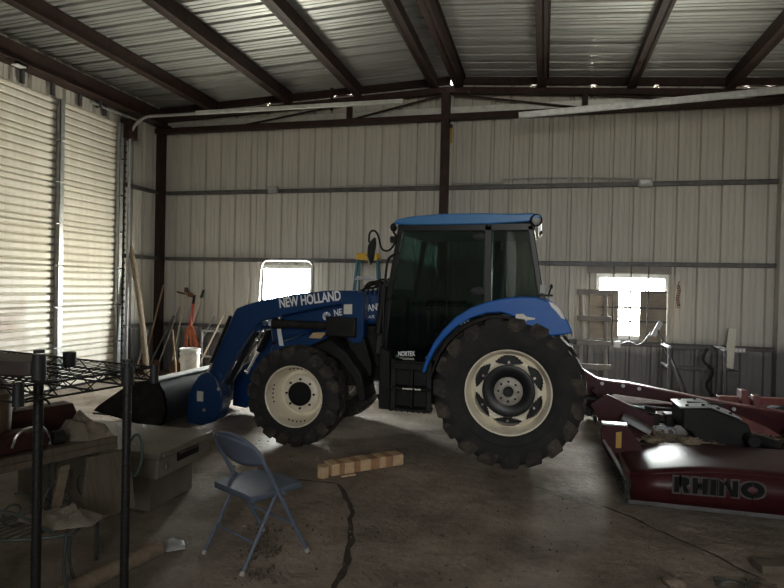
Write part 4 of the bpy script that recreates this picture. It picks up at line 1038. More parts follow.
# ================================================================== FOLDING CHAIR
ch = thing('folding_chair', 'blue-grey metal folding chair standing on the dirty floor by the toolbox', 'chair', (-1.675, 3.30, 0), math.atan2(.896, .445) - PI / 2)
CM = W(ch)
def L(p): return CM @ Vector(p)
def lp(pts): return [L(p) for p in pts]
def lean(z): return .222 - z * .555         # front frame leans back
hw = .222
pts = [(-hw, lean(.012), .012), (-hw, lean(.40), .40), (-hw, lean(.60), .60)]
top = [(-hw * math.cos(t), lean(.655 + .105 * math.sin(t)), .655 + .105 * math.sin(t)) for t in [PI * i / 14 for i in range(15)]]
m = MB(); m.tube(lp(pts + top + [(hw, lean(.60), .60), (hw, lean(.40), .40), (hw, lean(.012), .012)]), .0125, 10); m.build('front_frame', K['chairm'], ch)
m = MB(); nx = 12; vs = []
for j in range(9):
    for i in range(nx + 1):
        t = i / nx * 2 - 1; v = j / 8
        x = t * (hw - .004); zt = .655 + .105 * math.sqrt(max(0, 1 - t * t)) - .002
        zb = .565 + .045 * t * t
        z = zb + (zt - zb) * v
        vs.append(L((x, lean(z) - .035 * (1 - t * t) + .004, z)))
m.raw(vs, [(j * (nx + 1) + i, j * (nx + 1) + i + 1, (j + 1) * (nx + 1) + i + 1, (j + 1) * (nx + 1) + i) for j in range(8) for i in range(nx)])
m.build('backrest', K['chairm'], ch, smooth=60, solid=.006)
for s in (-1, 1):
    m = MB(); m.tube(lp([(s * .196, -.235, .012), (s * .196, -.01, .405), (s * .196, .02, .43)]), .0115, 10); lg = m.build('rear_leg', K['chairm'], ch)
    m = MB(); m.cyl(L((s * .196, -.242, 0)), L((s * .196, -.232, .022)), .0155, n=12); m.build('foot_tip', K['rubber'], lg)
    m = MB(); m.cyl(L((s * hw, lean(0), 0)), L((s * hw, lean(.022), .022)), .0165, n=12); m.build('foot_tip', K['rubber'], ch)
    m = MB(); m.bar(L((s * .209, lean(.44) - .0, .44)), L((s * .209, .05, .395)), .004, .022); m.cyl(L((s * .19, lean(.43), .43)), L((s * .235, lean(.43), .43)), .009, n=10); m.build('folding_link', K['chairm'], ch)
m = MB(); m.tube(lp([(-.196, -.155, .155), (.196, -.155, .155)]), .0085, 8); m.build('rear_stretcher', K['chairm'], ch)
m = MB(); m.tube(lp([(-hw, lean(.20), .20), (hw, lean(.20), .20)]), .0085, 8); m.build('front_stretcher', K['chairm'], ch)
m = MB(); nx, ny = 14, 14; vs = []
for j in range(ny + 1):
    for i in range(nx + 1):
        u, v = i / nx * 2 - 1, j / ny
        wdt = .192 + .012 * math.sin(v * PI); e = max(0, v - .75) / .25
        x = u * wdt; y = -.175 + v * .40 - .035 * e * u ** 4
        z = .428 + .012 * v - .012 * (1 - abs(u) ** 3) * math.sin(v * PI) - (.022 * (e ** 2)) 
        vs.append(L((x, y, z)))
n1 = nx + 1
m.raw(vs, [(j * n1 + i, j * n1 + i + 1, (j + 1) * n1 + i + 1, (j + 1) * n1 + i) for j in range(ny) for i in range(nx)])
ring_ = [i for i in range(nx + 1)] + [j * n1 + nx for j in range(1, ny + 1)] + [ny * n1 + i for i in range(nx - 1, -1, -1)] + [j * n1 for j in range(ny - 1, 0, -1)]
dn_ = [vs[i] - Vector((0, 0, .036)) for i in ring_]
o_ = len(m.v); m.raw(dn_, [])
for k in range(len(ring_)):
    k2 = (k + 1) % len(ring_); m.f.append([ring_[k], ring_[k2], o_ + k2, o_ + k]); m.m.append(0)
m.build('seat', K['chairm'], ch, smooth=50, solid=.003)

# ================================================================== TOOLBOX
tb = thing('truck_toolbox', 'dull aluminium truck toolbox with overhanging lid on the floor behind the shelving', 'toolbox', (-3.25, 3.92, 0))
m = MB(); m.prism([(3.63, 0), (4.16, 0), (4.16, .33), (3.63, .33)], 'X', -3.85, -2.68); m.build('body', K['treadplate'], tb, bevel=.012)
m = MB(); m.box(-3.98, -2.58, 3.575, 4.235, .26, .41); m.build('rim', K['treadplate'], tb, bevel=.01)
m = MB(); m.box(-4.0, -2.555, 3.55, 4.26, .40, .452)
lid = m.build('lid', K['treadplate'], tb, bevel=.012, segs=3)
m = MB(); rnd = random.Random(3)
for i in range(44):
    for j in range(20):
        x = -3.97 + i * .032; y = 3.58 + j * .033; a = .8 if (i + j) % 2 else -.8
        d = Vector((math.cos(a) * .010, math.sin(a) * .010, 0)); c0 = Vector((x, y, .4528)); q = Vector((-d.y, d.x, 0)) * .22
        m.raw([c0 - d, c0 + q, c0 + d, c0 - q, c0 + Vector((0, 0, .0016))], [(0, 1, 4), (1, 2, 4), (2, 3, 4), (3, 0, 4)])
tread = m.build('tread_pattern', K['treadplate'], lid, smooth=0); tread['kind'] = 'stuff'
m = MB(); m.box(-2.582, -2.572, 3.80, 4.07, .33, .395); m.build('latch_recess', K['black'], tb)
m = MB(); m.box(-2.576, -2.564, 3.81, 4.06, .375, .392); m.build('latch_handle', K['girt'], tb, bevel=.003)
m = MB(); m.lathe([(.016, 0), (.026, 0), (.026, .012), (.016, .012), (.016, 0)], (-2.58, 3.655, .335), (1, 0, 0), 20); m.build('lock_ring', K['chrome'], tb)
m = MB(); m.lathe([(0, .004), (.009, .004), (.010, 0)], (-2.555, 3.60, .425), (1, 0, 0), 14); m.build('rivet', K['alu'], lid)
for x, y in ((-2.95, 3.70), (-2.88, 3.70)):
    m = MB(); m.box(x - .01, x + .012, y - .008, y + .008, .452, .458); m.build('rivet', K['alu'], lid)

# ================================================================== TIMBER BLOCK
a, b = Vector((-1.765, 4.745, 0)), Vector((-1.215, 5.315, 0)); d = (b - a).normalized(); q = Vector((d.y, -d.x, 0)) * -1
tbk = thing('timber_cribbing', 'striped crib of short timber offcuts lying on the floor in front of the tractor step', 'timber', a + (b - a) / 2)
Lb = (b - a).length; n = 9; t0 = .055
wds = [.08, .055, .10, .07, .11, .10, .07, .085, .12]; sc = (Lb - t0) / sum(wds); t = t0
for k in range(n):
    w_ = wds[k] * sc; p0 = a + d * t; p1 = a + d * (t + w_); t += w_
    m = MB(); h = .098 + .003 * math.sin(k * 2.3); dep = .15 + .004 * math.cos(k * 1.7)
    vs = [p + q * e + Vector((0, 0, z)) for p in (p0, p1) for e, z in ((0, 0), (dep, 0), (dep, h), (0, h))]
    m.raw(vs, [(0, 1, 2, 3), (7, 6, 5, 4), (0, 4, 5, 1), (1, 5, 6, 2), (2, 6, 7, 3), (3, 7, 4, 0)])
    m.build('offcut', K['wooddark'] if k % 2 else K['woodlight'], tbk, bevel=.003)
m = MB(); c0 = a - d * .02 - q * .03
vs = [c0 + d * (.06 * math.cos(r_)) * .9 + q * (.05 + .06 * math.sin(r_)) + Vector((0, 0, z)) for z in (0, .10) for r_ in [rad(x) for x in (20, 75, 130, 190, 250, 310)]]
m.raw(vs, [tuple(range(6))[::-1], tuple(range(6, 12))] + [(i, (i + 1) % 6, 6 + (i + 1) % 6, 6 + i) for i in range(6)])
tag(m.build('wood_chunk', K['woodlight'], bevel=.006), 'single faceted chunk of wood at the near end of the striped crib', 'wood')
m = MB(); c0 = a + d * .12 - q * .06; m.bar(c0 + Vector((0, 0, .008)), c0 + d * .13 + Vector((0, 0, .008)), .03, .015)
tag(m.build('wood_sliver', K['woodlight'], bevel=.002), 'pale sliver of wood on the floor before the striped crib', 'wood')
m = MB(); m.cyl((-2.20, 3.08, .045), (-2.36, 2.38, .045), .045, n=18)
tag(m.build('wooden_post', K['oldwood'], bevel=.006), 'round wooden post lying on the floor below the shelving', 'post')

# ================================================================== WIRE SHELVING
sh = thing('wire_shelving', 'black wire shelving unit close to the viewer', 'shelving', (-1.5, 1.45, 0))
def post(x, y, top):
    pr = [(0, .02), (.0122, .02)]; k = 0
    while .1 + k * .0254 < top - .05:
        z = .1 + k * .0254; pr += [(.0124, z - .002), (.0114, z - .001), (.0114, z + .001), (.0124, z + .002)]; k += 1
    pr += [(.0124, top - .012), (0, top - .012)]
    m = MB(); m.lathe(pr, (x, y, 0), (0, 0, 1), 16); p = m.build('post', K['wire'], sh)
    m = MB(); m.cyl((x, y, top - .008), (x, y, top), .0135, n=16); m.cyl((x, y, top - .02), (x, y, top - .012), .0105, n=14); m.build('post_cap', K['black'], p)
    m = MB(); m.cyl((x, y, 0), (x, y, .03), .018, n=14); m.build('foot', K['black'], p)
    return p
p1 = post(-1.295, 1.284, 1.46); p2 = post(-1.165, 1.468, 1.42); post(-2.22, 1.62, 1.44); post(-2.28, 1.45, 1.46)
for (x, y, zb, zt) in ((-1.295, 1.284, 1.375, 1.448), (-1.165, 1.468, 1.345, 1.40)):
    m = MB(); m.lathe([(.013, 0), (.0175, 0), (.0165, zt - zb), (.013, zt - zb)], (x, y, zb), (0, 0, 1), 16); m.build('collar', K['black'], sh, bevel=.001)
c3, nr = Vector((-1.166, 1.59, 0)), Vector((-1.246, 1.175, 0)); side = nr - c3; lf = Vector((side.y, -side.x, 0)).normalized() * .98
fl, nl = c3 + lf, nr + lf
zt, zb = 1.382, 1.342
m = MB()
cs = [c3, nr, nl, fl]
for z in (zt, zb):
    for i in range(4): m.tube([cs[i] + Vector((0, 0, z)), cs[(i + 1) % 4] + Vector((0, 0, z))], .0032, 6)
for i in range(4):
    A, B = cs[i], cs[(i + 1) % 4]; n = max(3, int((B - A).length / .055))
    m.tube([A.lerp(B, k / n) + Vector((0, 0, zt if k % 2 else zb)) for k in range(n + 1)], .0022, 5)
n = 34
for k in range(1, n):
    A, B = c3.lerp(fl, k / n), nr.lerp(nl, k / n); m.tube([A + Vector((0, 0, zt)), B + Vector((0, 0, zt))], .0016, 5)
for f in (.25, .5, .75):
    A, B = c3.lerp(nr, f), fl.lerp(nl, f)
    m.tube([A + Vector((0, 0, zt - .004)), B + Vector((0, 0, zt - .004))], .003, 6); m.tube([A + Vector((0, 0, zb)), B + Vector((0, 0, zb))], .003, 6)
    nn = 18; m.tube([A.lerp(B, k / nn) + Vector((0, 0, (zt - .004) if k % 2 else zb)) for k in range(nn + 1)], .002, 5)
wsf = m.build('wire_shelf', K['wire'], sh)
for c0 in cs:
    m = MB(); m.lathe([(.0105, 0), (.0135, 0), (.0125, .056), (.0105, .056)], c0 + Vector((0, 0, 1.334)), (0, 0, 1), 14); m.build('corner_sleeve', K['black'], wsf)
m = MB(); m.lathe([(0, 0), (.0175, 0), (.0185, .045), (.0165, .045), (.0155, .006), (0, .006)], (-1.385, 1.485, 1.3845), (0, 0, 1), 20)
tag(m.build('plastic_cup', K['black'], smooth=30), 'small black cup standing on the wire shelf', 'cup')
m = MB(); m.prism([(-1.95, 1.30), (-1.36, 1.275), (-1.325, 1.285), (-1.325, 1.31), (-1.42, 1.42), (-1.95, 1.44)], 'Z', 1.3865, 1.425)
tag(m.build('dark_tray', M('dark_brown_board', (.022, .014, .012), .6, 0, (.03, .02, .016), 12), bevel=.004), 'dark brown board lying on the wire shelf', 'board')

# ================================================================== PLANK BENCH WITH CLUTTER
bn = thing('plank_bench', 'dusty plank bench on scrolled iron legs behind the shelving', 'bench', (-2.9, 2.95, 0))
A, B = Vector((-2.75, 2.15, 0)), Vector((-2.44, 3.0, 0)); dd = (B - A).normalized(); nn_ = Vector((-dd.y, dd.x, 0))
A = A - dd * .5
def bp(s, t, z): return A + dd * s + nn_ * t + Vector((0, 0, z))
LB = (B - A).length
for k in range(4):
    m = MB(); vs = [bp(s_, t_, z_) for s_ in (0, LB + .02 * (k % 2)) for t_, z_ in ((k * .16 + .003, .685), (k * .16 + .157, .685), (k * .16 + .157, .72), (k * .16 + .003, .72))]
    m.raw(vs, [(0, 1, 2, 3), (7, 6, 5, 4), (0, 4, 5, 1), (1, 5, 6, 2), (2, 6, 7, 3), (3, 7, 4, 0)]); m.build('plank', K['plank'], bn, bevel=.005)
m = MB(); vs = [bp(s_, t_, z_) for s_ in (0, LB) for t_, z_ in ((.0, .645), (.03, .645), (.03, .685), (.0, .685))]
m.raw(vs, [(0, 1, 2, 3), (7, 6, 5, 4), (0, 4, 5, 1), (1, 5, 6, 2), (2, 6, 7, 3), (3, 7, 4, 0)]); m.build('apron', K['plank'], bn, bevel=.005)
def spiral(c, r, turns, a0, sgn):
    n = 26
    return [(c[0] + (r * (1 - .8 * i / n)) * math.cos(a0 + sgn * turns * 2 * PI * i / n), c[1] + (r * (1 - .8 * i / n)) * math.sin(a0 + sgn * turns * 2 * PI * i / n)) for i in range(n + 1)]
for s_ in (LB - .10, .25):
    m = MB(); m.tube([bp(s_, .04, 0), bp(s_, .04, .685)], .011, 8); m.tube([bp(s_, .60, 0), bp(s_, .60, .685)], .011, 8); m.tube([bp(s_, .04, .25), bp(s_, .60, .25)], .009, 8); m.tube([bp(s_, .04, .60), bp(s_, .60, .60)], .009, 8)
    m.build('iron_leg', K['iron'], bn)
    for c_, sg in (((.20, .42), 1), ((.44, .42), -1)):
        m = MB(); m.tube([bp(s_, u, z) for u, z in spiral(c_, .11, 1.4, PI / 2, sg)], .006, 6); m.build('scroll', K['iron'], bn)
for c_, sg in (((LB - .32, .42), 1), ((LB - .55, .42), -1)):
    m = MB(); m.tube([bp(u, .03, z) for u, z in spiral(c_, .10, 1.4, PI / 2, sg)], .006, 6); m.build('scroll', K['iron'], bn)
m = MB(); vs = [bp(s_, t_, z_) for s_, z_ in ((LB - .42, .22), (LB - .37, .22), (LB - .29, .62), (LB - .34, .62)) for t_ in (-.02, .0)]
m.raw(vs, [(0, 2, 4, 6), (1, 7, 5, 3), (0, 1, 3, 2), (2, 3, 5, 4), (4, 5, 7, 6), (6, 7, 1, 0)]); m.build('leg_slat', K['oldwood'], bn, bevel=.003)
m = MB(); vs = [bp(s_, t_, z_) for s_, t_, z_ in ((LB - .28, -.11, .30), (LB + .05, -.11, .30), (LB + .05, -.035, .64), (LB - .20, -.035, .64))]
m.raw(vs + [v + nn_ * .02 for v in vs], [(0, 1, 2, 3), (7, 6, 5, 4), (0, 4, 5, 1), (1, 5, 6, 2), (2, 6, 7, 3), (3, 7, 4, 0)])
bd = m.build('holed_board', K['plank'], bevel=.003); tag(bd, 'brown board with bolt holes leaning on the end of the plank bench', 'board')
# pail with rag
pb = thing('brown_pail', 'brown pail with pale mark standing on the plank bench', 'pail', (-2.93, 2.56, .72))
m = MB(); m.lathe([(0, .0), (.105, 0), (.112, .01), (.125, .28), (.131, .285), (.131, .30), (.119, .30), (.107, .015), (0, .012)], (-2.93, 2.56, .7215), (0, 0, 1), 32); m.build('body', K['tan'], pb)
m = MB(); m.tube([(-2.93 + .128 * math.cos(a) * .75, 2.56 - .09 - .07 * math.sin(a) * .6, 1.0 - .13 * math.sin(a)) for a in [PI * i / 12 for i in range(13)]], .003, 6); m.build('handle', K['galv'], pb)
fd = (Vector((0, 0, 0)) - Vector((-2.93, 2.56, 0))).normalized(); pc = Vector((-2.93, 2.56, .86)) + fd * .122
m = MB(); m.sphere(pc, .014, 10, (1, .5, 1.4)); m.build('paint_mark', K['white'], pb)
def crumple(name, mat, outline, z0, h, label, cat, seed, thick=None, fold=6):
    """crumpled sheet: outline polygon (xy), domed and creased"""
    rnd = random.Random(seed); cx = sum(p[0] for p in outline) / len(outline); cy = sum(p[1] for p in outline) / len(outline)
    n = len(outline) * 5; P = []
    for i in range(n):
        t = i / 5; a_ = Vector((*outline[int(t)], 0)); b_ = Vector((*outline[(int(t) + 1) % len(outline)], 0)); P.append(a_.lerp(b_, t % 1))
    m = MB(); R = 9; vs = []
    for k in range(R + 1):
        f = 1 - k / R
        for p in P:
            v = Vector((cx + (p.x - cx) * f, cy + (p.y - cy) * f, 0))
            q = noise.noise(Vector((v.x * fold, v.y * fold, seed))) + .6 * noise.noise(Vector((v.x * fold * 2.7, v.y * fold * 2.7, seed + 5)))
            v.z = z0 + max(.002, (h * (1 - f ** 2.2)) * (.75 + .55 * q) + (.018 * abs(q) if k else .004)); vs.append(v)
    fs = [(k * n + i, k * n + (i + 1) % n, (k + 1) * n + (i + 1) % n, (k + 1) * n + i) for k in range(R) for i in range(n)]
    base = len(vs); vs += [Vector((p.x, p.y, z0)) for p in P]
    fs += [(i, (i + 1) % n, base + (i + 1) % n, base + i) for i in range(n)] + [tuple(range(base, base + n))]
    m.raw(vs, fs); o = m.build(name, mat, smooth=55); return tag(o, label, cat)
m_ = [(-2.96 + .10 * math.cos(2 * PI * i / 9) * (1 + .15 * math.sin(i * 3)), 2.64 + .10 * math.sin(2 * PI * i / 9)) for i in range(9)]
crumple('rag', K['sack'], [(-2.93 + .135 * math.cos(2 * PI * i / 9) * (1 + .12 * math.sin(i * 3)), 2.56 + .135 * math.sin(2 * PI * i / 9)) for i in range(9)], 1.022, .09, 'tan rag crumpled over the top of the brown pail', 'rag', 4, fold=14)
# red metal box and saw
bx = thing('red_toolbox', 'dark red metal toolbox with arched handle on the plank bench', 'toolbox', (-3.0, 2.93, .7215), math.atan2(dd.y, dd.x))
T_ = W(bx)
m = MB(); m.prism([(-.10, 0), (.10, 0), (.10, .10), (.06, .145), (-.06, .145), (-.10, .10)], 'X', -.22, .22); m.v = [T_ @ v for v in m.v]; m.build('body', K['darkred'], bx, bevel=.008)
m = MB(); m.tube([T_ @ Vector((.10 * math.cos(a), 0, .14 + .06 * math.sin(a))) for a in [PI * i / 12 for i in range(13)]], .007, 8); m.build('handle', K['black'], bx)
sw = thing('chainsaw', 'old dark power saw with shiny curved front handle on the plank bench', 'saw', (-2.69, 2.56, .72), math.atan2(dd.y, dd.x))
T_ = W(sw)
m = MB(); m.prism([(-.20, .01), (.10, .01), (.13, .05), (.08, .11), (-.05, .12), (-.12, .085), (-.20, .07)], 'Y', -.06, .06); m.v = [T_ @ v for v in m.v]; m.build('body', K['darkred'], sw, bevel=.012)
m = MB(); m.tube([T_ @ v for v in bez([(-.08, -.08, .05), (-.05, -.085, .12), (.02, -.07, .135), (.085, -.05, .12), (.12, -.04, .06), (.13, -.04, .02)], 5)], .009, 8); m.build('front_handle', K['chrome'], sw)
m = MB(); m.prism([(-.42, .025), (-.40, .05), (-.20, .055), (-.20, .02), (-.39, .015)], 'Y', -.008, .008); m.v = [T_ @ v for v in m.v]; m.build('guide_bar', K['girt'], sw)
m = MB(); m.cyl(T_ @ Vector((.15, -.02, .045)), T_ @ Vector((.21, -.03, .045)), .04, n=16); m.build('engine_cap', K['black'], sw, bevel=.006)
cl = crumple('canvas_sack', K['sack'], [(-2.64, 2.80), (-2.51, 2.84), (-2.47, 2.98), (-2.62, 3.06), (-2.80, 3.10), (-2.80, 2.90), (-2.72, 2.82)], .7205, .15, 'tan canvas sack crumpled on the end of the plank bench', 'sack', 9, fold=9)
# patio chair of bent steel tube with a cushion
pcx, pcy = .10, -.24
pc_ = thing('patio_chair', 'bent steel patio chair frame in the gloom under the plank bench', 'chair', (-2.6, 2.55, 0))
def ptube(name, pts, r=.009): 
    m = MB(); m.tube(bez([(q[0] + pcx, q[1] + pcy, q[2]) for q in pts], 6), r, 8); return m.build(name, K['iron'], pc_)
ptube('seat_hoop', [(-2.82, 2.55, .42), (-2.70, 2.40, .43), (-2.50, 2.46, .42), (-2.30, 2.62, .41), (-2.42, 2.80, .40), (-2.65, 2.76, .41), (-2.82, 2.55, .42)])
ptube('arm', [(-2.78, 2.42, .44), (-2.62, 2.32, .56), (-2.45, 2.42, .57), (-2.36, 2.58, .42)])
ptube('leg', [(-2.70, 2.42, .42), (-2.66, 2.44, .2), (-2.62, 2.36, .009)]); ptube('leg', [(-2.33, 2.63, .41), (-2.34, 2.63, .2), (-2.30, 2.66, .009)])
ptube('leg', [(-2.80, 2.6, .41), (-2.82, 2.6, .2), (-2.88, 2.66, .009)]); ptube('leg', [(-2.45, 2.79, .40), (-2.46, 2.79, .2), (-2.48, 2.86, .009)])
m = MB()
for k in range(9):
    t = k / 8; m.tube([(-2.80 + .42 * t + pcx, 2.52 + .08 * t - .1 * math.sin(t * PI) + pcy, .415), (-2.70 + .30 * t + pcx, 2.70 + .08 * t + pcy, .41)], .004, 6)
m.build('seat_wires', K['iron'], pc_)
crumple('crumpled_cushion', K['sack'], [(-2.54, 2.40), (-2.28, 2.36), (-2.14, 2.46), (-2.17, 2.58), (-2.36, 2.62), (-2.50, 2.52)], .425, .07, 'crumpled tan cushion on the patio chair under the bench', 'cushion', 21, fold=11)
m = MB(); m.tube(bez([(-2.36, 3.05, .72), (-2.36, 3.05, .70)], 6), .008, 8)
m = MB(); m.tube([(-2.36 + .05 * math.sin(a), 3.05 + .015 * math.cos(a), .60 + .12 * math.cos(a)) for a in [2 * PI * i / 24 for i in range(24)]], .008, 8, True)
hz = m.build('hose_loop', K['hose']); tag(hz, 'loop of green hose hanging at the end of the plank bench', 'hose')
crumple('crumpled_paper', K['lampgrey'], [(-2.30, 3.14), (-2.18, 3.13), (-2.10, 3.20), (-2.18, 3.30), (-2.34, 3.26)], .0, .035, 'crumpled scrap of pale paper on the floor beside the wooden post', 'paper', 33, fold=20)

# ================================================================== BACK LEFT CORNER
def stick(name, p0, p1, r, mat, label, cat, extra=None):
    m = MB(); m.cyl(p0, p1, r, r * .92, 12)
    o = m.build(name, mat, bevel=.002); return tag(o, label, cat)
m = MB(); pts = bez([(-6.42, 8.58, .0), (-6.55, 8.60, .9), (-6.72, 8.63, 1.7), (-6.86, 8.66, 2.24)], 6)
m.tube(pts, [.050 - .0006 * i for i in range(len(pts))], 12); tag(m.build('wooden_beam', K['oldwood']), 'long bowed timber pole leaning between garage door and corner column', 'pole')
tools = 'tools leaning in the corner'
def ltool(name, label, cat, p0, p1, r, mat, head):
    t = thing(name, label, cat, (p0[0], p0[1], 0)); t['group'] = tools
    m = MB(); m.cyl(p0, p1, r, n=10); m.sphere(p1, r, 8); m.build('handle', K[mat], t)
    head(t, Vector(p0), Vector(p1))
    return t
def blade(t, p0, p1):
    m = MB(); d = (p1 - p0).normalized(); m.prism([(-.10, 0), (.10, 0), (.11, .18), (.06, .26), (-.06, .26), (-.11, .18)], 'Y', -.004, .004)
    m.v = [v + Vector((p0.x, p0.y, 0)) for v in m.v]; m.build('blade', K['rust'], t, bevel=.002)
def rakehead(t, p0, p1):
    m = MB(); m.bar(p1 + Vector((-.16, -.02, 0)), p1 + Vector((.18, .02, -.06)), .025, .03)
    for k in range(10): m.bar(p1 + Vector((-.15 + k * .034, -.02, -.01 - .006 * k)), p1 + Vector((-.15 + k * .034, -.07, .02 - .006 * k)), .008, .008)
    m.build('rake_head', K['rust'], t)
    m = MB(); m.bar(p1, p1 + Vector((0, 0, .09)), .05, .05, (0, 1, 0)); m.build('socket', K['rust'], t)
    m = MB(); m.prism([(.03, -.07), (.14, -.09), (.15, -.02), (.04, .03)], 'Y', -.006, .006); m.v = [v + p1 for v in m.v]; m.build('hoe_blade', K['rust'], t)
def forkhead(t, p0, p1):
    d = (p1 - p0).normalized()
    m = MB(); m.prism([(-.05, .10), (.05, .10), (.12, -.05), (.20, -.28), (.13, -.30), (.06, -.12), (0, -.02), (-.05, -.12), (-.04, -.30), (-.11, -.28), (-.10, -.05)], 'Y', -.01, .01)
    m.v = [v + p0 for v in m.v]; m.build('jaws', M('orange_rust', (.42, .10, .04), .7, 0, (.25, .07, .03), 12), t, bevel=.004)
def grip(t, p0, p1):
    d = (p1 - p0).normalized(); m = MB(); m.cyl(p1 - d * .01, p1 + d * .14, .024, n=12); m.build('grip', K['black'], t, bevel=.004)
def grip_blade(t, p0, p1): grip(t, p0, p1); blade(t, p0, p1)
ltool('garden_rake', 'upturned rake with rusty head, tallest of the corner tools', 'rake', (-6.42, 9.2, .02), (-6.27, 9.42, 1.46), .014, 'palehandle', rakehead)
tl = ltool('post_hole_digger', 'red handled digger with orange jaws behind the white pail', 'digger', (-6.02, 9.18, .78), (-6.12, 9.42, 1.26), .022, 'redhandle', lambda t, a_, b_: (forkhead(t, a_, b_), grip(t, a_, b_)))
for x in (-5.96,):
    m = MB(); m.cyl((-6.02, 9.18, .80), (-5.86, 9.1, .02), .02, n=10); m.build('lower_handle', M('orange_painted_steel', (.45, .12, .05), .6), tl)
ltool('shovel', 'pale handled shovel with black grip slanting behind the red handled digger', 'shovel', (-6.26, 9.12, .02), (-5.96, 9.42, 1.38), .016, 'palehandle', grip_blade)
ltool('hoe', 'thin brown hoe handle leaning by the corner column', 'hoe', (-6.86, 9.0, .02), (-6.70, 9.36, 1.58), .015, 'wood', blade)
ltool('spade', 'dark handled spade slanting low between the corner column and the rake', 'spade', (-6.72, 8.9, .02), (-6.50, 9.40, 1.02), .018, 'girt', blade)
ltool('pitchfork', 'grey weathered handle leaning next to the thin brown hoe', 'fork', (-6.62, 9.05, .02), (-6.42, 9.44, 1.18), .013, 'greywood', blade)
for p0, p1, mt, l in (((-6.80, 8.74, .02), (-6.74, 9.0, .80), 'greywood', 'grey stick leaning low to the right of the corner column'), ((-5.95, 8.72, .02), (-6.30, 9.08, .80), 'wood', 'brown stick slanting across behind the white pail'),
                      ((-6.2, 9.34, .02), (-5.75, 9.52, 1.05), 'alu', 'thin metal rod crossing behind the pale handled shovel'), ((-5.82, 9.0, .02), (-5.50, 9.45, 1.12), 'palehandle', 'pale stick forming one leg of an inverted V right of the pail'),
                      ((-5.26, 9.2, .02), (-5.53, 9.53, 1.10), 'alu', 'grey rod forming the other leg of an inverted V right of the pail'), ((-5.55, 8.5, .02), (-6.05, 8.9, .05), 'wood', 'brown lath lying low behind the white pail')):
    o = stick('stick', p0, p1, .016, K[mt], l, 'stick'); o['group'] = tools
fr = thing('angle_iron_frame', 'pale edged metal frame standing behind the white pail', 'frame', (-5.68, 9.2, 0))
for x in (-5.79, -5.40):
    m = MB(); m.bar((x, 9.2, 0), (x, 9.2, .82), .03, .03); m.build('upright', K['alu'], fr)
for z in (.80, .35):
    m = MB(); m.bar((-5.81, 9.2, z), (-5.38, 9.2, z), .03, .03); m.build('rail', K['alu'], fr)
fr2 = thing('rusty_gate_frame', 'grey metal frame leaning among tools by the corner column', 'frame', (-6.3, 9.0, 0))
m = MB(); m.bar((-6.50, 9.47, 0), (-6.48, 9.535, .84), .03, .03); m.build('upright', K['alu'], fr2)
m = MB(); m.bar((-6.12, 9.47, 0), (-6.10, 9.535, .84), .03, .03); m.build('upright', K['alu'], fr2)
m = MB(); m.bar((-6.50, 9.535, .83), (-6.08, 9.535, .83), .03, .03); m.build('rail', K['alu'], fr2)
for k, (x, y, z, l_, a_) in enumerate(((-5.42, 8.0, .0, .55, .1), (-5.05, 8.0, .0, .55, .05), (-5.22, 7.95, .12, .62, 1.6))):
    m = MB(); T_ = Matrix.Translation((x, y, z)) @ Matrix.Rotation(a_, 4, 'Z'); m.box(-.06, .06, -l_ / 2, l_ / 2, 0, .12, T_)
    o = tag(m.build('timber_baulk', K['wood' if k < 2 else 'wooddark'], bevel=.006), ('rough timber baulk on the floor under the white pail, nearer the garage door', 'rough timber baulk on the floor under the white pail, nearer the loader', 'brown timber baulk lying crosswise directly under the white pail')[k], 'timber'); o['group'] = 'timbers under the white pail'
pw = thing('white_pail', 'white plastic pail standing on timbers behind the loader bucket', 'pail', (-5.235, 8.0, .245))
z0 = .242
m = MB(); m.lathe([(0, 0), (.132, 0), (.137, .008), (.145, .30), (.156, .302), (.156, .32), (.147, .325), (.147, .36), (.158, .362), (.158, .385), (.150, .39), (.143, .385), (.13, .02), (0, .015)], (-5.235, 8.0, z0), (0, 0, 1), 36); m.build('body', K['pail'], pw)
m = MB(); m.tube([(-5.235 + .16 * math.cos(a), 8.0 - .10 - .06 * math.sin(a), z0 + .34 - .13 * math.sin(a)) for a in [PI * i / 14 for i in range(15)]], .003, 6); m.build('handle', K['galv'], pw)
m = MB(); m.cyl((-5.235 - .02, 7.83, z0 + .21), (-5.235 + .02, 7.83, z0 + .21), .01, n=8); m.build('handle_grip', K['white'], pw)

# ================================================================== BACK WALL PROPS
# gate leaning before the left window
g = thing('tube_gate', 'galvanised tube gate with wire mesh leaning in front of the window behind the loader', 'gate', (-4.3, 9.35, 0))
m = MB(); x0, x1 = -4.80, -3.82
m.tube([(x0, 9.25, .05)] + [(x0, 9.42, 1.9)] + [(x0 + .14 - .14 * math.cos(rad(a)), 9.44, 1.93 + .14 * math.sin(rad(a))) for a in (0, 30, 60, 90)] + [(x1 - .14 + .14 * math.sin(rad(a)), 9.44, 1.93 + .14 * math.cos(rad(a))) for a in (0, 30, 60, 90)] + [(x1, 9.42, 1.9), (x1, 9.25, .05)], .018, 8)
m.tube([(x0, 9.25, .08), (x1, 9.25, .08)], .016, 8); m.build('tube_frame', K['alu'], g)
m = MB()
for k in range(13): 
    x = x0 + (x1 - x0) * (k + 1) / 14.; m.tube([(x, 9.26, .08), (x, 9.45, 2.06)], .0028, 5)
for k in range(8): 
    z = .2 + k * .25; y = 9.25 + (z - .05) / 1.9 * .18; m.tube([(x0, y, z), (x1, y, z)], .0028, 5)
m.build('wire_mesh', K['galv'], g)
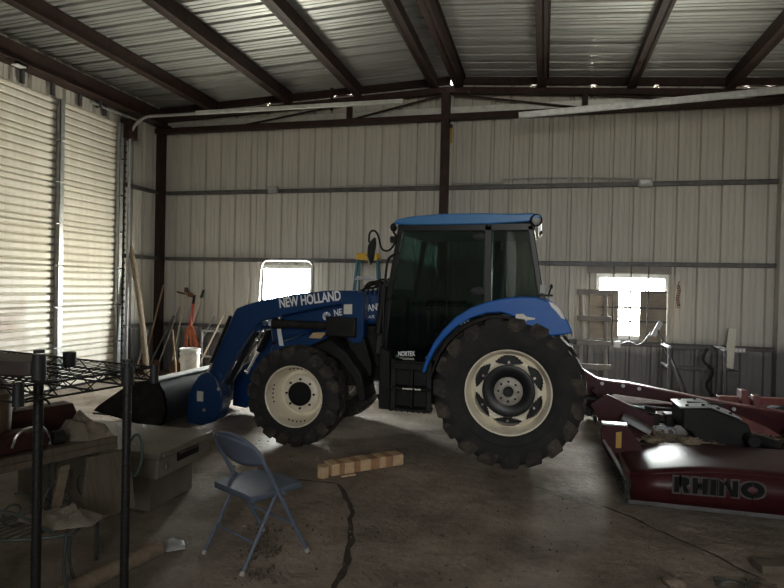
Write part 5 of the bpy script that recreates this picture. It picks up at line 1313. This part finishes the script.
# step ladder
sl = thing('step_ladder', 'blue fibreglass step ladder with yellow cap standing behind the loader', 'ladder', (-2.6, 8.6, 0))
for s in (-1, 1):
    m = MB(); m.bar((-2.60 + s * .30, 8.42, 0), (-2.60 + s * .155, 8.60, 2.08), .03, .075, (0, 1, 0)); m.build('front_rail', K['fibre'], sl, bevel=.003)
    m = MB(); m.bar((-2.60 + s * .28, 9.15, 0), (-2.60 + s * .15, 8.66, 2.05), .025, .05, (0, 1, 0)); m.build('rear_rail', K['fibre'], sl, bevel=.003)
for k in range(6):
    z = .3 + k * .29; f = z / 2.08; hw_ = .30 - .145 * f
    m = MB(); m.box(-2.60 - hw_, -2.60 + hw_, 8.42 + .18 * f - .04, 8.42 + .18 * f + .05, z - .012, z + .012); m.build('step', K['alu'], sl, bevel=.003)
m = MB(); m.bar((-2.6 - .18, 8.55, 1.78), (-2.6 + .18, 8.72, 1.78), .02, .03); m.build('spreader', K['alu'], sl)
m = MB(); m.prism([(-2.77, 2.05), (-2.43, 2.05), (-2.44, 2.15), (-2.76, 2.15)], 'Y', 8.52, 8.76); m.build('top_cap', K['yellow'], sl, bevel=.012)
# grey ladder
gl = thing('platform_ladder', 'grey ladder with broad treads leaning beside the barred window', 'ladder', (.75, 9.2, 0))
for x, w_ in ((.575, .05), (.925, .05)):
    m = MB(); m.bar((x, 9.06, 0), (x - .02, 9.30, 1.66), w_, .03, (0, 1, 0)); m.build('rail', K['greywood'], gl, bevel=.004)
for z in (1.635, 1.245, .885, .54, .20):
    y = 9.06 + z * .145
    m = MB(); m.box(.50, .985, y - .05, y + .005, z - .04, z + .04); m.build('tread', K['greywood'], gl, bevel=.004)
# steel rack on the right
rk = thing('steel_rack', 'dark steel frame rack standing by the back wall behind the cutter tongue', 'rack', (2.05, 9.1, 0))
for x in (1.72, 2.42):
    for y in (9.40, 8.88):
        m = MB(); m.bar((x, y, 0), (x, y, .90), .035, .035); m.build('upright', K['girt'], rk, bevel=.002)
    for z in (.90, .62) if x < 2 else (.90, .2):
        m = MB(); m.bar((x, 9.42, z), (x, 8.86, z), .035, .035); m.build('side_rail', K['alu'] if z > .8 else K['girt'], rk, bevel=.002)
for z in (.86, .56):
    m = MB(); m.bar((1.72, 9.40, z), (2.42, 9.40, z), .035, .05); m.build('back_rail', K['girt'], rk, bevel=.002)
m = MB(); m.bar((1.80, 9.36, .80), (1.98, 9.0, .25), .03, .03); m.build('brace', K['girt'], rk)
m = MB(); m.tube(bez([(2.30, 9.30, .86), (2.24, 9.25, .70), (2.36, 9.2, .55), (2.28, 9.2, .35), (2.38, 9.2, .15), (2.30, 9.2, .02)], 6), .02, 8); tag(m.build('hanging_strap', K['black']), 'dark strap hanging from the steel rack', 'strap')
m = MB(); m.bar((2.585, 9.30, .60), (2.685, 9.55, 1.15), .035, .105, (1, 0, 0)); tag(m.build('white_board', K['sticker'], bevel=.004), 'pale narrow board tilted against the wall above the black pipe', 'board')
m = MB(); m.box(2.545, 2.70, 9.22, 9.36, 0, .57); tag(m.build('dark_duct', K['girt'], bevel=.006), 'dark upright channel standing under the pale tilted board', 'channel')
hoe = thing('floor_scraper', 'floor scraper with square head leaning in front of the barred window', 'scraper', (1.95, 8.9, 0))
m = MB(); m.cyl((1.98, 8.9, .0), (1.66, 9.40, 1.10), .013, n=10); m.build('handle', K['girt'], hoe)
m = MB(); T_ = Matrix.Translation((1.645, 9.41, 1.11)) @ Matrix.Rotation(rad(25), 4, 'Y'); m.box(-.035, .035, -.01, .01, -.12, .12, T_); m.build('head', K['alu'], hoe, bevel=.003)
ot = thing('outlet_strip', 'row of pale electrical outlets mounted on the lowest girt', 'outlet', (2.79, 9.56, .82))
m = MB(); m.box(2.72, 2.87, 9.545, 9.565, .80, .875); m.build('plate', K['lampgrey'], ot, bevel=.003)
for k in range(3):
    m = MB(); m.box(2.73 + k * .047, 2.765 + k * .047, 9.538, 9.546, .815, .86); m.build('socket', K['white'], ot, bevel=.002)
bx2 = thing('power_box', 'white outlet box with curling cable below the barred window', 'outlet', (1.12, 9.55, .86))
m = MB(); m.box(1.06, 1.16, 9.52, 9.565, .80, .90); m.build('box', K['white'], bx2, bevel=.004)
m = MB(); m.tube(bez([(1.16, 9.528, .86), (1.28, 9.528, .90), (1.40, 9.528, .86), (1.50, 9.528, .93), (1.58, 9.528, 1.06)], 6), .007, 7); m.build('cable', K['white'], bx2)
for (x, z, sx, sz, l) in ((1.445, 3.30, .10, .065, 'pale junction box on the top girt above the barred window'), (-4.65, 3.31, .085, .06, 'pale junction box on the top girt above the window behind the loader')):
    t = thing('junction_box', l, 'box', (x, 9.55, z - sz), 0, 'junction boxes on the top girt')
    m = MB(); m.box(x - sx, x + sx, 9.50, 9.578, z - sz, z + sz); m.build('housing', K['lampgrey'], t, bevel=.006)
    m = MB(); m.box(x - sx * .7, x + sx * .7, 9.49, 9.501, z - sz * .6, z + sz * .6); m.build('cover', K['alu'], t, bevel=.003)
m = MB(); m.tube(bez([(-4.56, 9.56, 3.34), (-3.6, 9.56, 3.33), (-3.1, 9.56, 3.36), (-2.4, 9.56, 3.34), (-1.68, 9.56, 3.35)], 6), .006, 6); tag(m.build('wall_cable', K['lampgrey']), 'thin pale cable run along the top girt to the middle column', 'cable')
m = MB(); m.tube(bez([(-1.5, 9.56, 3.36), (-.7, 9.56, 3.345), (-.62, 9.56, 3.40), (.4, 9.56, 3.40), (1.34, 9.56, 3.36)], 6), .009, 6); tag(m.build('conduit', K['galv']), 'thin conduit run from the middle column to the junction box above the barred window', 'conduit')
m = MB(); m.tube([(-5.0, 9.60, 4.36), (-5.0, 9.60, 2.2)], .006, 6); tag(m.build('drop_wire', K['lampgrey']), 'thin wire hanging down the wall above the window behind the loader', 'wire')
lp_ = thing('ridge_glow', 'small glowing piece for sunlight through a gap at the ridge above the middle column', 'lamp', (-1.465, 9.28, 4.95))
m = MB(); m.cyl((-1.465, 9.28, 4.93), (-1.465, 9.28, 5.04), .035, n=16); m.build('housing', K['lampgrey'], lp_)
m = MB(); m.cyl((-1.465, 9.28, 4.87), (-1.465, 9.28, 4.93), .04, .03, n=16); m.build('lens', K['gapglow'], lp_)  # glow stands in for sunlight coming through a gap at the ridge
t = thing('tag_strip', 'narrow yellow tag hung on the middle column below the truss', 'tag', (-1.50, 9.43, 4.05))
m = MB(); m.box(-1.515, -1.475, 9.425, 9.435, 3.98, 4.22); m.build('strip', K['caution'], t); m = MB(); m.box(-1.515, -1.475, 9.42, 9.436, 4.22, 4.28); m.build('clip', K['black'], t)
cn = thing('rusty_chain', 'short rusty chain hanging on the wall next to the barred window', 'chain', (1.95, 9.58, 1.45))
m = MB()
for k in range(9):
    z = 1.74 - k * .036; o_ = (.018, 0) if k % 2 else (.004, .012)
    m.tube([(1.95 + .01 * math.sin(k) + .02 * math.cos(a), 9.56 + (.006 if k % 2 else .012) * math.cos(a + 1), z + .026 * math.sin(a)) for a in [2 * PI * i / 10 for i in range(10)]], .006, 6, True)
m.build('links', K['rust'], cn)
m = MB(); m.tube([(1.95, 9.58, 1.74), (1.95, 9.56, 1.80), (1.97, 9.6, 1.82)], .006, 6); m.build('hook', K['rust'], cn)
ty = thing('spare_tyre', 'black tyre lying flat by the back wall beyond the cutter', 'tyre', (3.0, 9.0, 0))
m = MB(); m.lathe([(.16, .02), (.22, .0), (.32, .0), (.36, .05), (.36, .15), (.32, .20), (.22, .20), (.16, .18)], (2.95, 8.95, 0), (0, 0, 1), 40); m.build('carcass', K['tyre'], ty, smooth=40)

# ================================================================== FLOOR LITTER
def ribbon(name, pts, wid, label, seed):
    rnd = random.Random(seed); m = MB(); P = bez([(x, y, 0) for x, y in pts], 9); Lf, Rt = [], []
    for i, p in enumerate(P):
        a_ = P[max(i - 1, 0)]; b_ = P[min(i + 1, len(P) - 1)]; d_ = (b_ - a_).normalized(); n_ = Vector((-d_.y, d_.x, 0)); j = noise.noise(Vector((p.x * 7, p.y * 7, seed))) * .03
        w1 = wid * (.5 + .5 * abs(noise.noise(Vector((p.x * 5, p.y * 5, seed + 2)))) * 2); f = min(1, i / 3 + .15, (len(P) - 1 - i) / 3 + .15)
        Lf.append(p + n_ * (j + w1 * f) + Vector((0, 0, .003))); Rt.append(p + n_ * (j - w1 * f) + Vector((0, 0, .003)))
    n = len(P); m.raw(Lf + Rt, [(i, i + 1, n + i + 1, n + i) for i in range(n - 1)])
    o = m.build(name, K['mud'], smooth=0); tag(o, label, 'crack', None, 'stuff')
ribbon('floor_crack', [(-1.62, 4.62), (-1.45, 4.35), (-1.27, 3.95), (-1.12, 3.45), (-1.05, 3.05), (-1.02, 2.7)], .030, 'dark muddy crack running across the floor from the timber crib toward the viewer', 3)
ribbon('floor_crack', [(-2.9, 4.50), (-2.35, 4.58), (-1.95, 4.60), (-1.60, 4.63)], .016, 'thin dark crack along the floor between toolbox and timber crib', 5)
ribbon('floor_crack', [(-.1, 5.1), (.5, 4.75), (.95, 4.25), (1.3, 3.8)], .012, 'thin dark crack along the floor in front of the red cutter', 8)
def scatter(name, spots, label, seed, mat, smin, smax):
    rnd = random.Random(seed); m = MB()
    for (x, y, r, n) in spots:
        for k in range(n):
            a_ = rnd.random() * 2 * PI; d_ = r * math.sqrt(rnd.random()) * rnd.uniform(.4, 1.2); s_ = smin + (smax - smin) * rnd.random() ** 3
            c0 = Vector((x + d_ * math.cos(a_), y + d_ * math.sin(a_), s_ * .3)); vs = []
            for t_ in range(3):
                for q_ in range(5):
                    th = 2 * PI * q_ / 5 + t_ * .6; rr = s_ * (1, .85, .4)[t_] * rnd.uniform(.75, 1.2); vs.append(c0 + Vector((rr * math.cos(th), rr * math.sin(th), s_ * (-.3, .25, .7)[t_])))
            m.raw(vs, [(i, (i + 1) % 5, 5 + (i + 1) % 5, 5 + i) for i in range(5)] + [(5 + i, 5 + (i + 1) % 5, 10 + (i + 1) % 5, 10 + i) for i in range(5)] + [(10, 11, 12, 13, 14)])
    tag(m.build(name, mat, smooth=0), label, 'soil', None, 'stuff')
scatter('soil_clods', [(-1.62, 3.30, .16, 120), (-1.5, 3.05, .15, 70), (-1.72, 3.6, .14, 60), (-1.25, 3.75, .5, 50), (-.9, 3.4, .8, 60)], 'dry soil crumbs scattered under and around the folding chair', 11, K['clod'], .003, .015)
scatter('gravel_bits', [(-.5, 4.4, 1.2, 110), (.6, 4.2, .9, 110), (-.2, 3.5, .9, 80), (-2.6, 5.2, 1.0, 90), (-1.4, 5.6, .8, 70), (-5.0, 6.6, 1.3, 160), (-3.8, 8.3, 1.2, 120), (-1.2, 8.2, 1.0, 80), (2.0, 8.6, .8, 90)], 'small stones and dirt crumbs strewn across the shed floor', 12, K['clod'], .002, .010)
m = MB(); T_ = Matrix.Translation((1.40, 3.98, 0)) @ Matrix.Rotation(.25, 4, 'Z'); m.box(-.12, .14, -.05, .06, 0, .05, T_)
tag(m.build('wood_offcut', K['plank'], bevel=.006), 'dark wood offcut on the floor at the lower edge below the cutter', 'wood')
m = MB()
for k in range(3): m.tube([(1.06 + (.075 + .006 * k) * math.cos(a), 3.66 + (.06 + .004 * k) * math.sin(a), .012 + .008 * k + .01 * math.sin(a * 2 + k)) for a in [2 * PI * i / 24 for i in range(24)]], .004, 6, True)
m.tube(bez([(1.13, 3.68, .02), (1.2, 3.74, .03), (1.26, 3.72, .01), (1.33, 3.78, .008)], 6), .004, 6)
tag(m.build('wire_coil', K['iron']), 'loose coil of wire on the floor before the dark wood offcut', 'wire')
def stone(x, y, r, label, seed):
    m = MB(); m.sphere((x, y, r * .45), r, 14, (1.3, 1, .6))
    m.v = [v + (v - Vector((x, y, r * .45))).normalized() * r * .35 * noise.noise(v * 18 + Vector((seed, 0, 0))) for v in m.v]
    zmin = min(v.z for v in m.v); m.v = [v - Vector((0, 0, zmin)) for v in m.v]
    tag(m.build('stone', K['stone'], smooth=30), label, 'stone')
stone(.76, 3.56, .05, 'brown stone at the lower edge of the frame left of the wire coil', 1)
stone(1.24, 3.58, .06, 'brown clod at the lower edge right of the wire coil', 4)
